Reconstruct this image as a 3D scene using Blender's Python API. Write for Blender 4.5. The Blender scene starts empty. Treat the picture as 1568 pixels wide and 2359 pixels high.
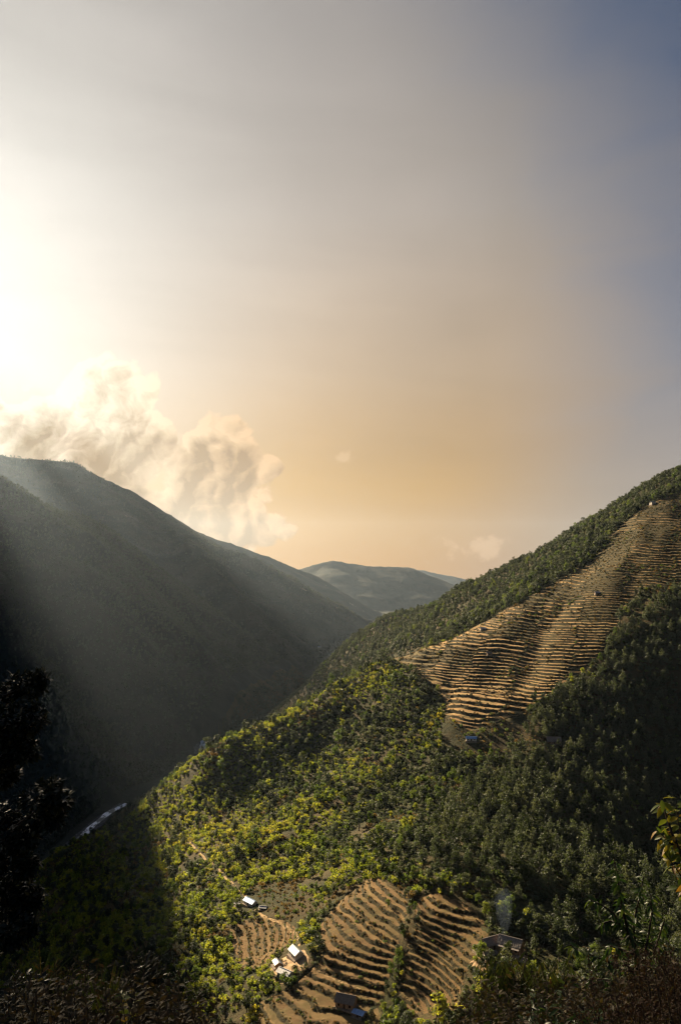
import bpy, math, random
import numpy as np
from mathutils import Vector, Matrix, Quaternion

scene = bpy.context.scene
COL = scene.collection
R = math.radians
random.seed(7)
rng = np.random.default_rng(11)

# ------------------------------------------------------------------ camera
PITCH = R(4.13)
cam_data = bpy.data.cameras.new('camera')
cam_data.sensor_fit = 'VERTICAL'
cam_data.sensor_height = 24.0
cam_data.lens = 18.38
cam_data.clip_start = 0.1
cam_data.clip_end = 80000
cam = bpy.data.objects.new('camera', cam_data)
cam.location = (0, 0, 0)
cam.rotation_euler = (math.pi / 2 + PITCH, 0, 0)
COL.objects.link(cam)
scene.camera = cam

# ------------------------------------------------------------------ sun and sky
SUN_AZ, SUN_EL = R(-33.0), R(21.5)
SUN = Vector((math.sin(SUN_AZ) * math.cos(SUN_EL), math.cos(SUN_AZ) * math.cos(SUN_EL), math.sin(SUN_EL)))
sun_data = bpy.data.lights.new('sun', 'SUN')
sun_data.energy = 5.0
sun_data.angle = R(0.5)
sun_data.color = (1.0, 0.79, 0.52)
sun = bpy.data.objects.new('sun', sun_data)
sun.rotation_euler = SUN.to_track_quat('Z', 'Y').to_euler()
COL.objects.link(sun)

scene.view_settings.view_transform = 'Standard'
scene.view_settings.look = 'None'
scene.view_settings.gamma = 1.0
scene.view_settings.use_curve_mapping = False
EXPO = 1.8
scene.view_settings.exposure = EXPO

cy = scene.cycles
scene.render.engine = 'CYCLES'
cy.use_denoising = True
try:
    cy.denoiser = 'OPENIMAGEDENOISE'
    cy.denoising_input_passes = 'RGB_ALBEDO_NORMAL'
    cy.denoising_prefilter = 'ACCURATE'
except Exception:
    pass
cy.max_bounces = 5
cy.diffuse_bounces = 1
cy.glossy_bounces = 2
cy.transmission_bounces = 4
cy.transparent_max_bounces = 8
cy.volume_bounces = 0
cy.sample_clamp_indirect = 4.0
cy.use_adaptive_sampling = True
cy.adaptive_threshold = 0.012
cy.filter_width = 1.3


class NT:
    """tiny helper that writes math into a node tree"""
    def __init__(s, nt):
        s.nt = nt
    def new(s, t, **kw):
        n = s.nt.nodes.new(t)
        for k, v in kw.items():
            setattr(n, k, v)
        return n
    def put(s, inp, v):
        if v is None:
            return
        if hasattr(v, 'is_output'):
            s.nt.links.new(v, inp)
        else:
            inp.default_value = v
    def m(s, op, a, b=None, c=None, clamp=False):
        n = s.new('ShaderNodeMath', operation=op)
        n.use_clamp = clamp
        s.put(n.inputs[0], a)
        s.put(n.inputs[1], b)
        s.put(n.inputs[2], c)
        return n.outputs[0]
    def v(s, op, a, b=None, out=0):
        n = s.new('ShaderNodeVectorMath', operation=op)
        s.put(n.inputs[0], a)
        if b is not None:
            if op == 'SCALE':
                s.put(n.inputs['Scale'], b)
            else:
                s.put(n.inputs[1], b)
        return n.outputs[out]
    def noise(s, vec, scale, detail=4, rough=0.55, dist=0.0, dim='3D'):
        n = s.new('ShaderNodeTexNoise', noise_dimensions=dim)
        s.put(n.inputs['Vector'], vec)
        n.inputs['Scale'].default_value = scale
        n.inputs['Detail'].default_value = detail
        n.inputs['Roughness'].default_value = rough
        n.inputs['Distortion'].default_value = dist
        return n.outputs[0]
    def smooth(s, x, a, b, c=0.0, d=1.0):
        n = s.new('ShaderNodeMapRange', interpolation_type='SMOOTHSTEP')
        s.put(n.inputs['Value'], x)
        for i, v in zip((1, 2, 3, 4), (a, b, c, d)):
            s.put(n.inputs[i], v)
        return n.outputs[0]
    def mix(s, f, a, b, mode='MIX'):
        n = s.new('ShaderNodeMix', data_type='RGBA', blend_type=mode)
        s.put(n.inputs[0], f)
        s.put(n.inputs[6], a)
        s.put(n.inputs[7], b)
        return n.outputs[2]
    def ramp(s, x, stops):
        n = s.new('ShaderNodeValToRGB')
        cr = n.color_ramp
        while len(cr.elements) < len(stops):
            cr.elements.new(0.5)
        for e, (p, c) in zip(cr.elements, stops):
            e.position = p
            e.color = (*c, 1)
        s.put(n.inputs[0], x)
        return n.outputs[0]


world = bpy.data.worlds.new('World')
scene.world = world
world.use_nodes = True
wnt = world.node_tree
wnt.nodes.clear()
W = NT(wnt)
tc = W.new('ShaderNodeTexCoord')
D = W.v('NORMALIZE', tc.outputs['Generated'])
sky = W.new('ShaderNodeTexSky', sky_type='NISHITA')
sky.sun_disc = False
sky.sun_elevation = SUN_EL
sky.sun_rotation = SUN_AZ
sky.altitude = 1500
sky.air_density = 1.3
sky.dust_density = 1.5
sep = W.new('ShaderNodeSeparateXYZ')
W.put(sep.inputs[0], D)
dx, dy, dz = sep.outputs
cosang = W.v('DOT_PRODUCT', D, tuple(SUN), out=1)
ang = W.m('MULTIPLY', W.m('ARCCOSINE', W.m('MINIMUM', cosang, 0.99999)), 180 / math.pi)
elev = W.m('MULTIPLY', W.m('ARCSINE', dz), 180 / math.pi)
az = W.m('MULTIPLY', W.m('ARCTAN2', dx, dy), 180 / math.pi)
# veil of thin high cloud and haze lit by the low sun
big = W.noise(D, 2.6, 6, 0.52, 0.7)
streak_map = W.new('ShaderNodeMapping')
streak_map.inputs['Rotation'].default_value = (0, R(36), 0)
streak_map.inputs['Scale'].default_value = (1.6, 1.6, 8.0)
W.put(streak_map.inputs['Vector'], D)
streak = W.noise(streak_map.outputs[0], 1.2, 6, 0.52, 0.9)
wob = W.m('ADD', W.m('MULTIPLY', W.m('SUBTRACT', big, 0.5), 16.0), W.m('MULTIPLY', W.m('SUBTRACT', streak, 0.5), 14.0))
glow = W.m('MULTIPLY', W.m('POWER', math.e, W.m('DIVIDE', ang, -26.5)), 0.90)
veil = W.m('MULTIPLY', W.m('ADD', glow, 0.20), W.smooth(elev, 10.0, 42.0, 1.12, 0.66))
veil = W.m('MULTIPLY', veil, W.m('ADD', 1.0, W.m('MULTIPLY', wob, 0.02)))
# the veil thins out into clear sky away from the sun and high up
edge = W.m('ADD', W.m('ADD', ang, W.m('MULTIPLY', elev, 0.38)), W.m('MULTIPLY', wob, 0.8))
cover = W.smooth(edge, 46.0, 74.0, 1.0, 0.0)
low = W.smooth(elev, 2.0, 30.0, 1.0, 0.0)
away = W.smooth(ang, 60.0, 95.0, 1.0, 0.12)
cover = W.m('MAXIMUM', cover, W.m('MULTIPLY', W.m('MULTIPLY', low, away), 0.9))
veil = W.m('MULTIPLY', veil, cover)
band = W.m('ADD', 1.0, W.m('MULTIPLY', W.smooth(elev, 1.0, 10.0, 0.06, 0.0), W.smooth(ang, 18.0, 34.0, 0.0, 1.0)))
veil = W.m('MULTIPLY', veil, band)
warm = W.ramp(W.m('DIVIDE', W.m('MAXIMUM', elev, 0.0), 50.0),
              [(0.0, (1.10, 0.47, 0.03)), (0.12, (1.16, 0.63, 0.14)), (0.28, (1.14, 0.81, 0.50)), (0.50, (1.07, 0.91, 0.77)), (1.0, (1.0, 0.96, 0.98))])
warm = W.mix(W.smooth(ang, 40.0, 60.0, 0.0, 0.8), warm, (1.08, 0.96, 0.92, 1))
nearsun = W.smooth(ang, 10.0, 34.0, 0.8, 0.0)
warm = W.mix(nearsun, warm, (1.0, 0.94, 0.86, 1))
veil_rgb = W.v('SCALE', warm, veil)
# cumulus bank over the left hand ridge, and two small ones beyond
def ell(a0, e0, ra, re):
    u = W.m('DIVIDE', W.m('SUBTRACT', az, a0), ra)
    w = W.m('DIVIDE', W.m('SUBTRACT', elev, e0), re)
    return W.m('SUBTRACT', 1.0, W.m('SQRT', W.m('ADD', W.m('MULTIPLY', u, u), W.m('MULTIPLY', w, w))))
mask = ell(-17.5, 8.8, 8.6, 6.2)
mask = W.m('MAXIMUM', mask, ell(-25.0, 7.6, 8.5, 5.8))
mask = W.m('MAXIMUM', mask, ell(-9.5, 6.2, 5.6, 5.4))
mask = W.m('MAXIMUM', mask, ell(-13.0, 3.4, 10.0, 3.8))
def voro(vec, scale):
    n = W.new('ShaderNodeTexVoronoi', feature='F1')
    W.put(n.inputs['Vector'], vec); n.inputs['Scale'].default_value = scale
    return n.outputs['Distance']
warp_n = W.new('ShaderNodeTexNoise'); W.put(warp_n.inputs['Vector'], D)
warp_n.inputs['Scale'].default_value = 16.0; warp_n.inputs['Detail'].default_value = 5.0
warp_v = W.v('SCALE', W.v('SUBTRACT', warp_n.outputs['Color'], (.5, .5, .5)), 0.055)
def cloud_noise(vec):
    q = W.v('ADD', vec, warp_v)
    a = W.noise(q, 13.0, 7, 0.58, 0.0)
    b = W.noise(vec, 5.0, 3, 0.5, 0.0)
    puff = W.m('ADD', W.m('MULTIPLY', voro(q, 15.0), -0.42), W.m('MULTIPLY', voro(q, 36.0), -0.22))
    return W.m('ADD', W.m('ADD', W.m('MULTIPLY', a, 0.62), W.m('MULTIPLY', b, 0.75)), W.m('ADD', puff, 0.36))
cn = cloud_noise(D)
cn2 = cloud_noise(W.v('NORMALIZE', W.v('ADD', D, tuple(SUN * 0.018))))
dens = W.m('ADD', W.m('MULTIPLY', W.m('MAXIMUM', mask, -1.0), 0.95), W.m('SUBTRACT', cn, 0.87))
alpha = W.smooth(dens, 0.0, 0.07)
lit = W.m('MULTIPLY', W.m('SUBTRACT', cn, cn2), 5.2)
low_a = W.noise(D, 6.5, 3, 0.5, 0.3)
low_b = W.noise(W.v('NORMALIZE', W.v('ADD', D, tuple(SUN * 0.09))), 6.5, 3, 0.5, 0.3)
lit = W.m('ADD', lit, W.m('MULTIPLY', W.m('SUBTRACT', low_a, low_b), 2.0))
rim = W.smooth(dens, 0.02, 0.36, 0.60, 0.02)
top = W.smooth(elev, 4.5, 12.5, 0.0, 0.56)
lit = W.m('ADD', W.m('ADD', lit, rim), top, clamp=True)
hot = W.smooth(ang, 12.0, 30.0, 1.0, 0.0)
shade_c = W.mix(hot, (0.36, 0.20, 0.08, 1), (0.40, 0.265, 0.13, 1))
light_c = W.mix(hot, (0.84, 0.53, 0.27, 1), (1.15, 0.99, 0.77, 1))
cloud_rgb = W.mix(lit, shade_c, light_c)
# two faint shreds low in the gap of the valley
small = W.m('MAXIMUM', ell(10.2, 1.2, 3.8, 1.5), W.m('SUBTRACT', ell(0.4, 8.1, 2.4, 0.9), 0.25))
wisp = W.noise(D, 34.0, 8, 0.6, 0.2)
wd = W.m('ADD', W.m('MULTIPLY', W.m('MAXIMUM', small, -1.0), 0.42), W.m('MULTIPLY', W.m('SUBTRACT', wisp, 0.60), 1.7))
wa = W.m('MULTIPLY', W.smooth(wd, 0.0, 0.3), 0.36)
veil_rgb = W.mix(wa, veil_rgb, (0.86, 0.56, 0.32, 1))
alpha = W.m('MULTIPLY', alpha, 0.94)
veil_rgb = W.mix(alpha, veil_rgb, cloud_rgb)
SKY_STRENGTH = 0.1
fac = 1.0 / SKY_STRENGTH / (2 ** EXPO)
# clear blue sky dims behind the veil
nish = W.v('SCALE', sky.outputs[0], W.m('MULTIPLY', W.m('SUBTRACT', 1.0, W.m('MULTIPLY', cover, 0.93)), W.m('SUBTRACT', 1.0, alpha)))
nish = W.v('MULTIPLY', nish, (0.070, 0.100, 0.138))
total = W.v('ADD', nish, W.v('SCALE', veil_rgb, fac))
bg = W.new('ShaderNodeBackground')
bg.inputs['Strength'].default_value = SKY_STRENGTH
W.put(bg.inputs['Color'], total)
wo = W.new('ShaderNodeOutputWorld')
wnt.links.new(bg.outputs[0], wo.inputs['Surface'])
try:
    world.cycles.sampling_method = 'MANUAL'
    world.cycles.sample_map_resolution = 512
except Exception:
    pass

# ------------------------------------------------------------------ helpers
FPX, CX, CYP = 1807.0, 784.0, 1179.5
cP, sP = math.cos(PITCH), math.sin(PITCH)

def ray(px, py):
    a, b = (px - CX) / FPX, (CYP - py) / FPX
    return a, cP - sP * b, sP + cP * b
def pt(px, py, d):
    x, y, z = ray(px, py)
    return (x / y * d, d, z / y * d)
def project(x, y, z):
    f = cP * y + sP * z
    u = -sP * y + cP * z
    f = np.where(f < 0.05, 0.05, f)
    return CX + FPX * x / f, CYP - FPX * u / f

def _hash(ix, iy, seed):
    h = (ix.astype(np.int64) * 374761393 + iy.astype(np.int64) * 668265263 + seed * 974711) & 0xffffffff
    h = ((h ^ (h >> 13)) * 1274126177) & 0xffffffff
    return (h ^ (h >> 16)) & 0xffffffff
def perlin(x, y, seed=0):
    x0, y0 = np.floor(x), np.floor(y)
    fx, fy = x - x0, y - y0
    def g(ix, iy, ddx, ddy):
        a = _hash(ix, iy, seed) * (2 * np.pi / 4294967296.0)
        return np.cos(a) * ddx + np.sin(a) * ddy
    n00 = g(x0, y0, fx, fy); n10 = g(x0 + 1, y0, fx - 1, fy)
    n01 = g(x0, y0 + 1, fx, fy - 1); n11 = g(x0 + 1, y0 + 1, fx - 1, fy - 1)
    u = fx * fx * fx * (fx * (fx * 6 - 15) + 10); v = fy * fy * fy * (fy * (fy * 6 - 15) + 10)
    return ((n00 * (1 - u) + n10 * u) * (1 - v) + (n01 * (1 - u) + n11 * u) * v) * 1.4
def fbm(x, y, scale, octv=4, seed=0, gain=0.5, ridged=False):
    t = np.zeros(np.shape(x)); a = 1.0; s = 0.0; f = 1.0 / scale
    for o in range(octv):
        n = perlin(x * f + o * 17.3, y * f - o * 9.1, seed + o)
        if ridged:
            n = 1 - 2 * np.abs(n)
        t = t + a * n; s += a; a *= gain; f *= 2.03
    return t / s
def sstep(x, a, b):
    t = np.clip((x - a) / (b - a), 0, 1)
    return t * t * (3 - 2 * t)
def smax(a, b, k):
    h = np.clip(0.5 + 0.5 * (a - b) / k, 0, 1)
    return b + (a - b) * h + k * h * (1 - h)
def inpoly(px, py, poly):
    inside = np.zeros(np.shape(px), bool)
    n = len(poly)
    for i in range(n):
        x1, y1 = poly[i]; x2, y2 = poly[(i + 1) % n]
        c = ((y1 > py) != (y2 > py))
        xi = (x2 - x1) * (py - y1) / ((y2 - y1) if y2 != y1 else 1e-9) + x1
        inside ^= c & (px < xi)
    return inside
def polydist(px, py, poly, closed=True):
    best = np.full(np.shape(px), 1e9)
    n = len(poly)
    for i in range(n if closed else n - 1):
        x1, y1 = poly[i]; x2, y2 = poly[(i + 1) % n]
        vx, vy = x2 - x1, y2 - y1
        t = np.clip(((px - x1) * vx + (py - y1) * vy) / (vx * vx + vy * vy + 1e-9), 0, 1)
        best = np.minimum(best, np.hypot(px - x1 - t * vx, py - y1 - t * vy))
    return best

# ------------------------------------------------------------------ terrain heights
HILL = [
 # crest of the terraced spur
 (330,1862,780),(430,1752,800),(560,1690,830),(700,1616,870),(900,1522,900),(1050,1462,930),(1180,1402,960),(1300,1337,990),(1430,1244,1020),(1568,1149,1050),(1720,1060,1090),
 # wooded slope behind the crest and its skyline
 (760,1590,1080),(900,1505,1300),(900,1460,1550),(900,1420,1700),(1050,1450,1050),(1050,1405,1250),(1050,1363,1450),(1200,1378,1020),(1200,1335,1200),(1200,1297,1380),
 (1300,1305,1050),(1300,1243,1320),(1440,1205,1080),(1440,1150,1280),(1568,1118,1120),(1568,1086,1250),(1720,980,1260),
 (840,1487,1900),(780,1537,2000),(700,1592,1950),(640,1637,1800),(590,1672,1650),
 # shaded lower left flank
 (430,1950,650),(400,2100,530),(300,2200,470),(200,2100,640),(240,1950,800),(232,1903,900),(185,1978,850),(125,2030,810),(60,2070,770),(150,2200,580),(50,2230,640),(330,1990,690),
 (330,1930,740),(380,1850,765),(450,1850,735),(500,1950,625),(560,1800,745),
 # front face and the lower bench
 (575,2080,500),(530,2150,470),(600,2200,435),(600,2300,386),(680,2197,406),(655,2245,396),(795,2310,368),(700,1750,770),(700,1900,620),(700,2000,540),(750,2100,450),
 (850,1650,775),(850,1800,650),(850,1950,508),(780,2070,445),(930,2120,416),(850,2080,436),(780,2170,410),(930,2220,385),(850,2200,396),(850,2330,369),
 (1000,1560,815),(1000,1650,730),(1000,1800,620),(1000,1930,492),(990,2080,408),(1000,2200,385),(1000,2330,362),
 (1150,1450,905),(1150,1550,805),(1150,1660,695),(1150,1800,600),(1150,1950,472),(1150,2080,405),(1110,2130,395),(1150,2190,365),(1150,2300,330),(1050,2200,372),
 (1300,1400,895),(1300,1500,805),(1300,1580,745),(1300,1700,672),(1300,1850,570),(1300,2000,450),(1300,2150,390),(1300,2300,330),
 (1430,1300,935),(1430,1400,850),(1430,1500,785),(1430,1600,735),(1430,1750,650),(1450,1900,570),(1450,2050,470),(1450,2250,345),
 (1568,1200,970),(1568,1300,870),(1568,1400,800),(1568,1500,755),(1568,1650,700),(1568,1800,630),(1568,2000,540),(1568,2200,380),
 (1750,1150,1000),(1750,1350,810),(1750,1600,700),(1750,1900,540),(1750,2150,350),
]
HX = [pt(*p) for p in HILL]
HX += [  # parts of the hill the photograph does not show
 (0,40,-30),(0,100,-75),(0,190,-140),(0,280,-187),(90,240,-150),(-100,100,-115),(-90,260,-205),(-200,200,-245),(-180,330,-262),(-300,320,-345),(150,100,-40),(170,220,-95),(300,200,-20),(450,400,-30),(650,700,60),(800,1000,190),
 (-130,940,-262),(-230,900,-320),(-40,1010,-235),(60,1100,-168),(-20,1250,-238),(-150,1250,-330),(60,1400,-170),
 (-450,420,-412),(-430,600,-408),(-405,800,-405),(-385,1000,-403),(-375,1320,-402),(-305,1600,-402),(-305,1830,-402),(-230,2100,-402),
 (-600,600,-540),(-560,1000,-540),(-520,1400,-540),(-480,1850,-540),
 (650,1500,120),(450,1600,-20),(300,1750,-130),(200,2050,-250),(60,2250,-360),(-60,2450,-420),(750,1350,230),(900,2000,100),(500,2300,-250),
]
HX = np.array(HX)
class TPS:
    def __init__(s, P, lam=6.0):
        s.X = P[:, :2] / 300.0
        n = len(P)
        K = s.k(np.linalg.norm(s.X[:, None] - s.X[None], axis=2)) + np.eye(n) * lam * 1e-3
        A = np.zeros((n + 3, n + 3)); A[:n, :n] = K
        Q = np.c_[np.ones(n), s.X]; A[:n, n:] = Q; A[n:, :n] = Q.T
        s.w = np.linalg.solve(A, np.r_[P[:, 2], 0, 0, 0])
    def k(s, r):
        return r * r * np.log(np.maximum(r, 1e-9))
    def __call__(s, x, y):
        x = np.asarray(x, float).ravel() / 300.0; y = np.asarray(y, float).ravel() / 300.0
        out = np.empty(len(x))
        for i in range(0, len(x), 20000):
            a, b = x[i:i + 20000], y[i:i + 20000]
            r2 = (a[:, None] - s.X[None, :, 0]) ** 2 + (b[:, None] - s.X[None, :, 1]) ** 2
            k = 0.5 * r2 * np.log(np.maximum(r2, 1e-12))
            out[i:i + 20000] = k @ s.w[:-3] + s.w[-3] + s.w[-2] * a + s.w[-1] * b
        return out
tps = TPS(HX)

def ridge(line, slope, x, y, sag=0.0):
    """height of a mountain that falls away on both sides of a crest line (x, y, z points)"""
    best = np.full(np.shape(x), -1e9)
    for (x1, y1, z1), (x2, y2, z2) in zip(line[:-1], line[1:]):
        vx, vy = x2 - x1, y2 - y1
        t = np.clip(((x - x1) * vx + (y - y1) * vy) / (vx * vx + vy * vy), 0, 1)
        d = np.hypot(x - x1 - t * vx, y - y1 - t * vy)
        best = np.maximum(best, z1 + t * (z2 - z1) - slope * d)
    return best
M1 = [pt(*p) for p in [(-330,985,4600),(-200,1022,4700),(0,1047,4800),(45,1056,4850),(90,1061,4900),(130,1060,4920),(165,1063,4950),(190,1083,4930),(215,1095,4920),(255,1120,4900),(300,1150,4900),(375,1187,4850),(450,1238,4800),(500,1258,4750),(540,1270,4700),(600,1292,4650),(640,1330,4600),(690,1385,4550),(760,1430,4500),(830,1480,4400)]]
MA = [pt(*p) for p in [(-150,985,2250),(0,1099,2300),(35,1120,2320),(70,1144,2350),(130,1174,2450),(200,1193,2550),(240,1219,2600),(290,1266,2650),(330,1320,2600),(400,1420,2500),(480,1545,2350)]]
MB = [pt(*p) for p in [(390,1205,4700),(430,1262,4300),(520,1360,3900),(600,1450,3500),(660,1530,3100)]]
MW = [pt(*p) for p in [(-220,1120,2150),(-100,1262,2000),(0,1392,1850),(100,1562,1650),(190,1702,1480),(270,1838,1380)]]
MS2 = [(-1237,2179,640),(-1345,2108,780)]  # unseen shoulder, sloped to set the shadow edge on the lower left flank
MT1 = [(-1690,3200,800),(-1740,3230,840),(-2300,3400,960)]  # this peak and the next: unseen, added to break the haze light into shafts
MT2 = [(-2330,4710,980),(-2420,4750,1010),(-3000,4900,1020)]
MS = [(-1359,2100,989),(-1480,2060,1015),(-1700,2000,1020),(-2100,1950,1020),(-2700,1900,1020)]  # unseen steep ridge, added so that its shadow covers the near bank

def left_h(x, y):
    n1 = fbm(x, y, 640, 5, 21, 0.5, ridged=True) * 62 + fbm(x, y, 170, 4, 33) * 26
    wx = x + fbm(x, y, 300, 3, 5) * 40; wy = y + fbm(x, y, 300, 3, 6) * 40
    h = ridge(M1, 0.60, wx, wy)
    h = smax(h, ridge(MA, 0.80, wx, wy), 30)
    h = smax(h, ridge(MB, 0.78, wx, wy), 25)
    w = ridge(MW, 0.85, x, y)
    h = smax(h, w, 12)
    h = np.maximum(h, np.maximum(ridge(MT1, 2.1, x, y), ridge(MT2, 1.9, x, y)))
    h = np.maximum(h, np.maximum(ridge(MS, 2.8, x, y), ridge(MS2, 1.7, x, y)))
    dcrest = np.minimum(polydist(x, y, [(p[0], p[1]) for p in M1], False), polydist(x, y, [(p[0], p[1]) for p in MA], False))
    dcrest = np.minimum(dcrest, polydist(x, y, [(p[0], p[1]) for p in MW], False))
    h = h + fbm(x, y, 95, 3, 37) * 13 * sstep(y, 1700, 2600)
    return h + n1 * (0.12 + 0.88 * sstep(dcrest, 10, 260))

def hill_h(x, y):
    h = tps(x, y).reshape(np.shape(x))
    far = sstep(y, 150, 420)
    h = h + far * (fbm(x, y, 150, 4, 3) * 5.0 + fbm(x, y, 38, 3, 8) * 1.6)
    # shallow ribs and hollows that run down the face
    a = x * 0.9 - y * 0.43 + fbm(x, y, 240, 3, 41) * 45
    b = x * 0.43 + y * 0.9
    up = sstep(y, 560, 700)
    h = h + far * (0.35 + 0.65 * up) * (perlin(a / 62.0, b / 330.0, 52) * 7.0 + perlin(a / 27.0, b / 190.0, 57) * 1.8)
    return h

RIVER = [(-470,380),(-432,600),(-404,800),(-388,1000),(-388,1180),(-380,1320),(-350,1430),(-318,1560),(-300,1690),(-316,1830),(-250,2130),(-170,2500),(-110,2900),(-40,3400),(60,3900),(140,4400),(260,5200)]
def bank(x, y):
    """foreground bank the photographer stands on"""
    return -1.75 - 0.50 * np.maximum(y, -3) - 0.10 * np.maximum(y - 15, 0) * 1.6 + fbm(x, y, 7, 3, 2) * 0.35 + x * 0.02
def height(x, y):
    x = np.asarray(x, float); y = np.asarray(y, float)
    h = hill_h(x, y)
    rx_ = np.interp(y, [p[1] for p in RIVER], [p[0] for p in RIVER])
    h = np.where(x < rx_ - 10, np.minimum(h, -402 - (rx_ - 10 - x) * 0.5), h)
    near = sstep(np.hypot(x, y), 25, 75)
    h = bank(x, y) * (1 - near) + h * near
    L = np.where(y > 480, left_h(x, y), -700) - (1 - sstep(y, 480, 760)) * 220
    h = smax(np.where(y < 2700, h, -600) , L, 14)
    rd = polydist(x, y, RIVER, False)
    bed = -402 + np.clip(rd - 16, 0, 60) * 0.25
    inr = sstep(rd, 70, 14) * (y > 300)
    h = np.where(h < bed, h * (1 - inr) + bed * inr, h)
    h = h * (1 - sstep(rd, 26, 12) * (h < -370)) + (-402 + fbm(x, y, 20, 3, 4) * 1.2) * sstep(rd, 26, 12) * (h < -370)
    return np.maximum(h, -408)
# ------------------------------------------------------------------ object helpers
def tag(o, label=None, cat=None, group=None, kind=None):
    if label: o['label'] = label
    if cat: o['category'] = cat
    if group: o['group'] = group
    if kind: o['kind'] = kind
    return o
def mesh_np(name, V, F, mats=(), smooth=False, fmat=None):
    """mesh from numpy arrays; F is (n,3) or (n,4)"""
    me = bpy.data.meshes.new(name)
    V = np.asarray(V, np.float32); F = np.asarray(F, np.int32)
    k = F.shape[1]
    me.vertices.add(len(V)); me.vertices.foreach_set('co', V.ravel())
    me.loops.add(F.size); me.loops.foreach_set('vertex_index', F.ravel())
    me.polygons.add(len(F)); me.polygons.foreach_set('loop_start', np.arange(0, F.size, k, dtype=np.int32))
    if smooth is not None:
        me.polygons.foreach_set('use_smooth', np.full(len(F), smooth, bool))
    for m in mats: me.materials.append(m)
    if fmat is not None: me.polygons.foreach_set('material_index', np.asarray(fmat, np.int32))
    me.update(calc_edges=True)
    return me
def link(name, me, parent=None):
    o = bpy.data.objects.new(name, me)
    COL.objects.link(o)
    if parent is not None: o.parent = parent
    return o
def empty(name, loc=(0, 0, 0), rz=0.0):
    o = bpy.data.objects.new(name, None)
    o.location = loc; o.rotation_euler = (0, 0, rz); o.empty_display_size = 0.5
    COL.objects.link(o)
    return o
def material(name):
    m = bpy.data.materials.new(name); m.use_nodes = True
    m.node_tree.nodes.clear()
    n = NT(m.node_tree)
    out = n.new('ShaderNodeOutputMaterial')
    return m, n, out
def bsdf(n, color, rough=0.9, spec=0.2):
    b = n.new('ShaderNodeBsdfPrincipled')
    n.put(b.inputs['Base Color'], color)
    n.put(b.inputs['Roughness'], rough)
    n.put(b.inputs['Specular IOR Level'], spec)
    return b
def bump(n, b, h, dist=0.3, strength=0.6):
    bp = n.new('ShaderNodeBump')
    bp.inputs['Distance'].default_value = dist
    bp.inputs['Strength'].default_value = strength
    n.put(bp.inputs['Height'], h)
    n.put(b.inputs['Normal'], bp.outputs[0])
def c4(r, g, b): return (r, g, b, 1)

def ground_material():
    m, n, out = material('undergrowth_ground')
    g = n.new('ShaderNodeNewGeometry')
    p = g.outputs['Position']
    a = n.noise(p, 0.035, 5, 0.6)
    b = n.noise(p, 0.3, 5, 0.65)
    col = n.mix(n.smooth(a, 0.42, 0.6), c4(.026, .030, .011), c4(.060, .042, .019))
    col = n.mix(n.smooth(b, 0.4, 0.7), col, c4(.052, .048, .016))
    d = bsdf(n, col, 0.95, 0.1)
    bump(n, d, n.noise(p, 0.45, 6, 0.7), 1.5, 0.8)
    m.node_tree.links.new(d.outputs[0], out.inputs[0])
    return m
def mountain_material():
    m, n, out = material('wooded_mountain')
    g = n.new('ShaderNodeNewGeometry')
    p = g.outputs['Position']
    a = n.noise(p, 0.006, 6, 0.6)
    b = n.noise(p, 0.03, 6, 0.65)
    col = n.mix(n.smooth(a, 0.4, 0.62), c4(.020, .028, .020), c4(.036, .037, .025))
    col = n.mix(n.smooth(b, 0.58, 0.78), col, c4(.048, .042, .030))
    # bare landslide scars that run down the flank
    mp = n.new('ShaderNodeMapping'); mp.inputs['Scale'].default_value = (.012, .012, .0022)
    n.put(mp.inputs['Vector'], p)
    sc = n.noise(mp.outputs[0], 1.0, 4, 0.5)
    col = n.mix(n.m('MULTIPLY', n.smooth(sc, 0.70, 0.78), 0.55), col, c4(.20, .17, .14))
    d = bsdf(n, col, 0.95, 0.1)
    bump(n, d, b, 10, 0.7)
    m.node_tree.links.new(d.outputs[0], out.inputs[0])
    return m
MAT_GROUND = ground_material()
MAT_MOUNT = mountain_material()

# ------------------------------------------------------------------ fields (outlines traced on the hillside)
UPPER = [(880,1516),(950,1500),(1010,1482),(1050,1464),(1110,1436),(1180,1396),(1240,1362),(1290,1338),(1344,1304),(1378,1278),(1425,1212),(1480,1170),(1530,1146),(1568,1126),(1620,1100),(1610,1330),(1568,1350),(1480,1358),(1440,1400),(1425,1440),(1400,1470),(1390,1510),(1350,1545),(1260,1600),(1215,1640),(1150,1665),(1070,1690),(1025,1640),(1012,1580),(960,1560),(930,1535)]
LOWER_MID = [(838,2028),(870,2022),(905,2040),(938,2062),(945,2100),(928,2150),(905,2230),(880,2330),(872,2420),(570,2420),(600,2310),(660,2280),(720,2230),(742,2190),(730,2140),(755,2105),(795,2062)]
LOWER_RIGHT = [(955,2058),(1010,2058),(1060,2078),(1100,2100),(1125,2140),(1110,2170),(1095,2205),(1075,2250),(1060,2310),(1040,2340),(940,2335),(915,2300),(925,2220),(950,2150)]
LOWER_LEFT = [(525,2150),(540,2122),(590,2106),(650,2118),(690,2140),(688,2170),(640,2195),(600,2235),(560,2230),(540,2195)]
FIELDS = [('upper', UPPER), ('mid', LOWER_MID), ('right', LOWER_RIGHT), ('left', LOWER_LEFT)]

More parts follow.
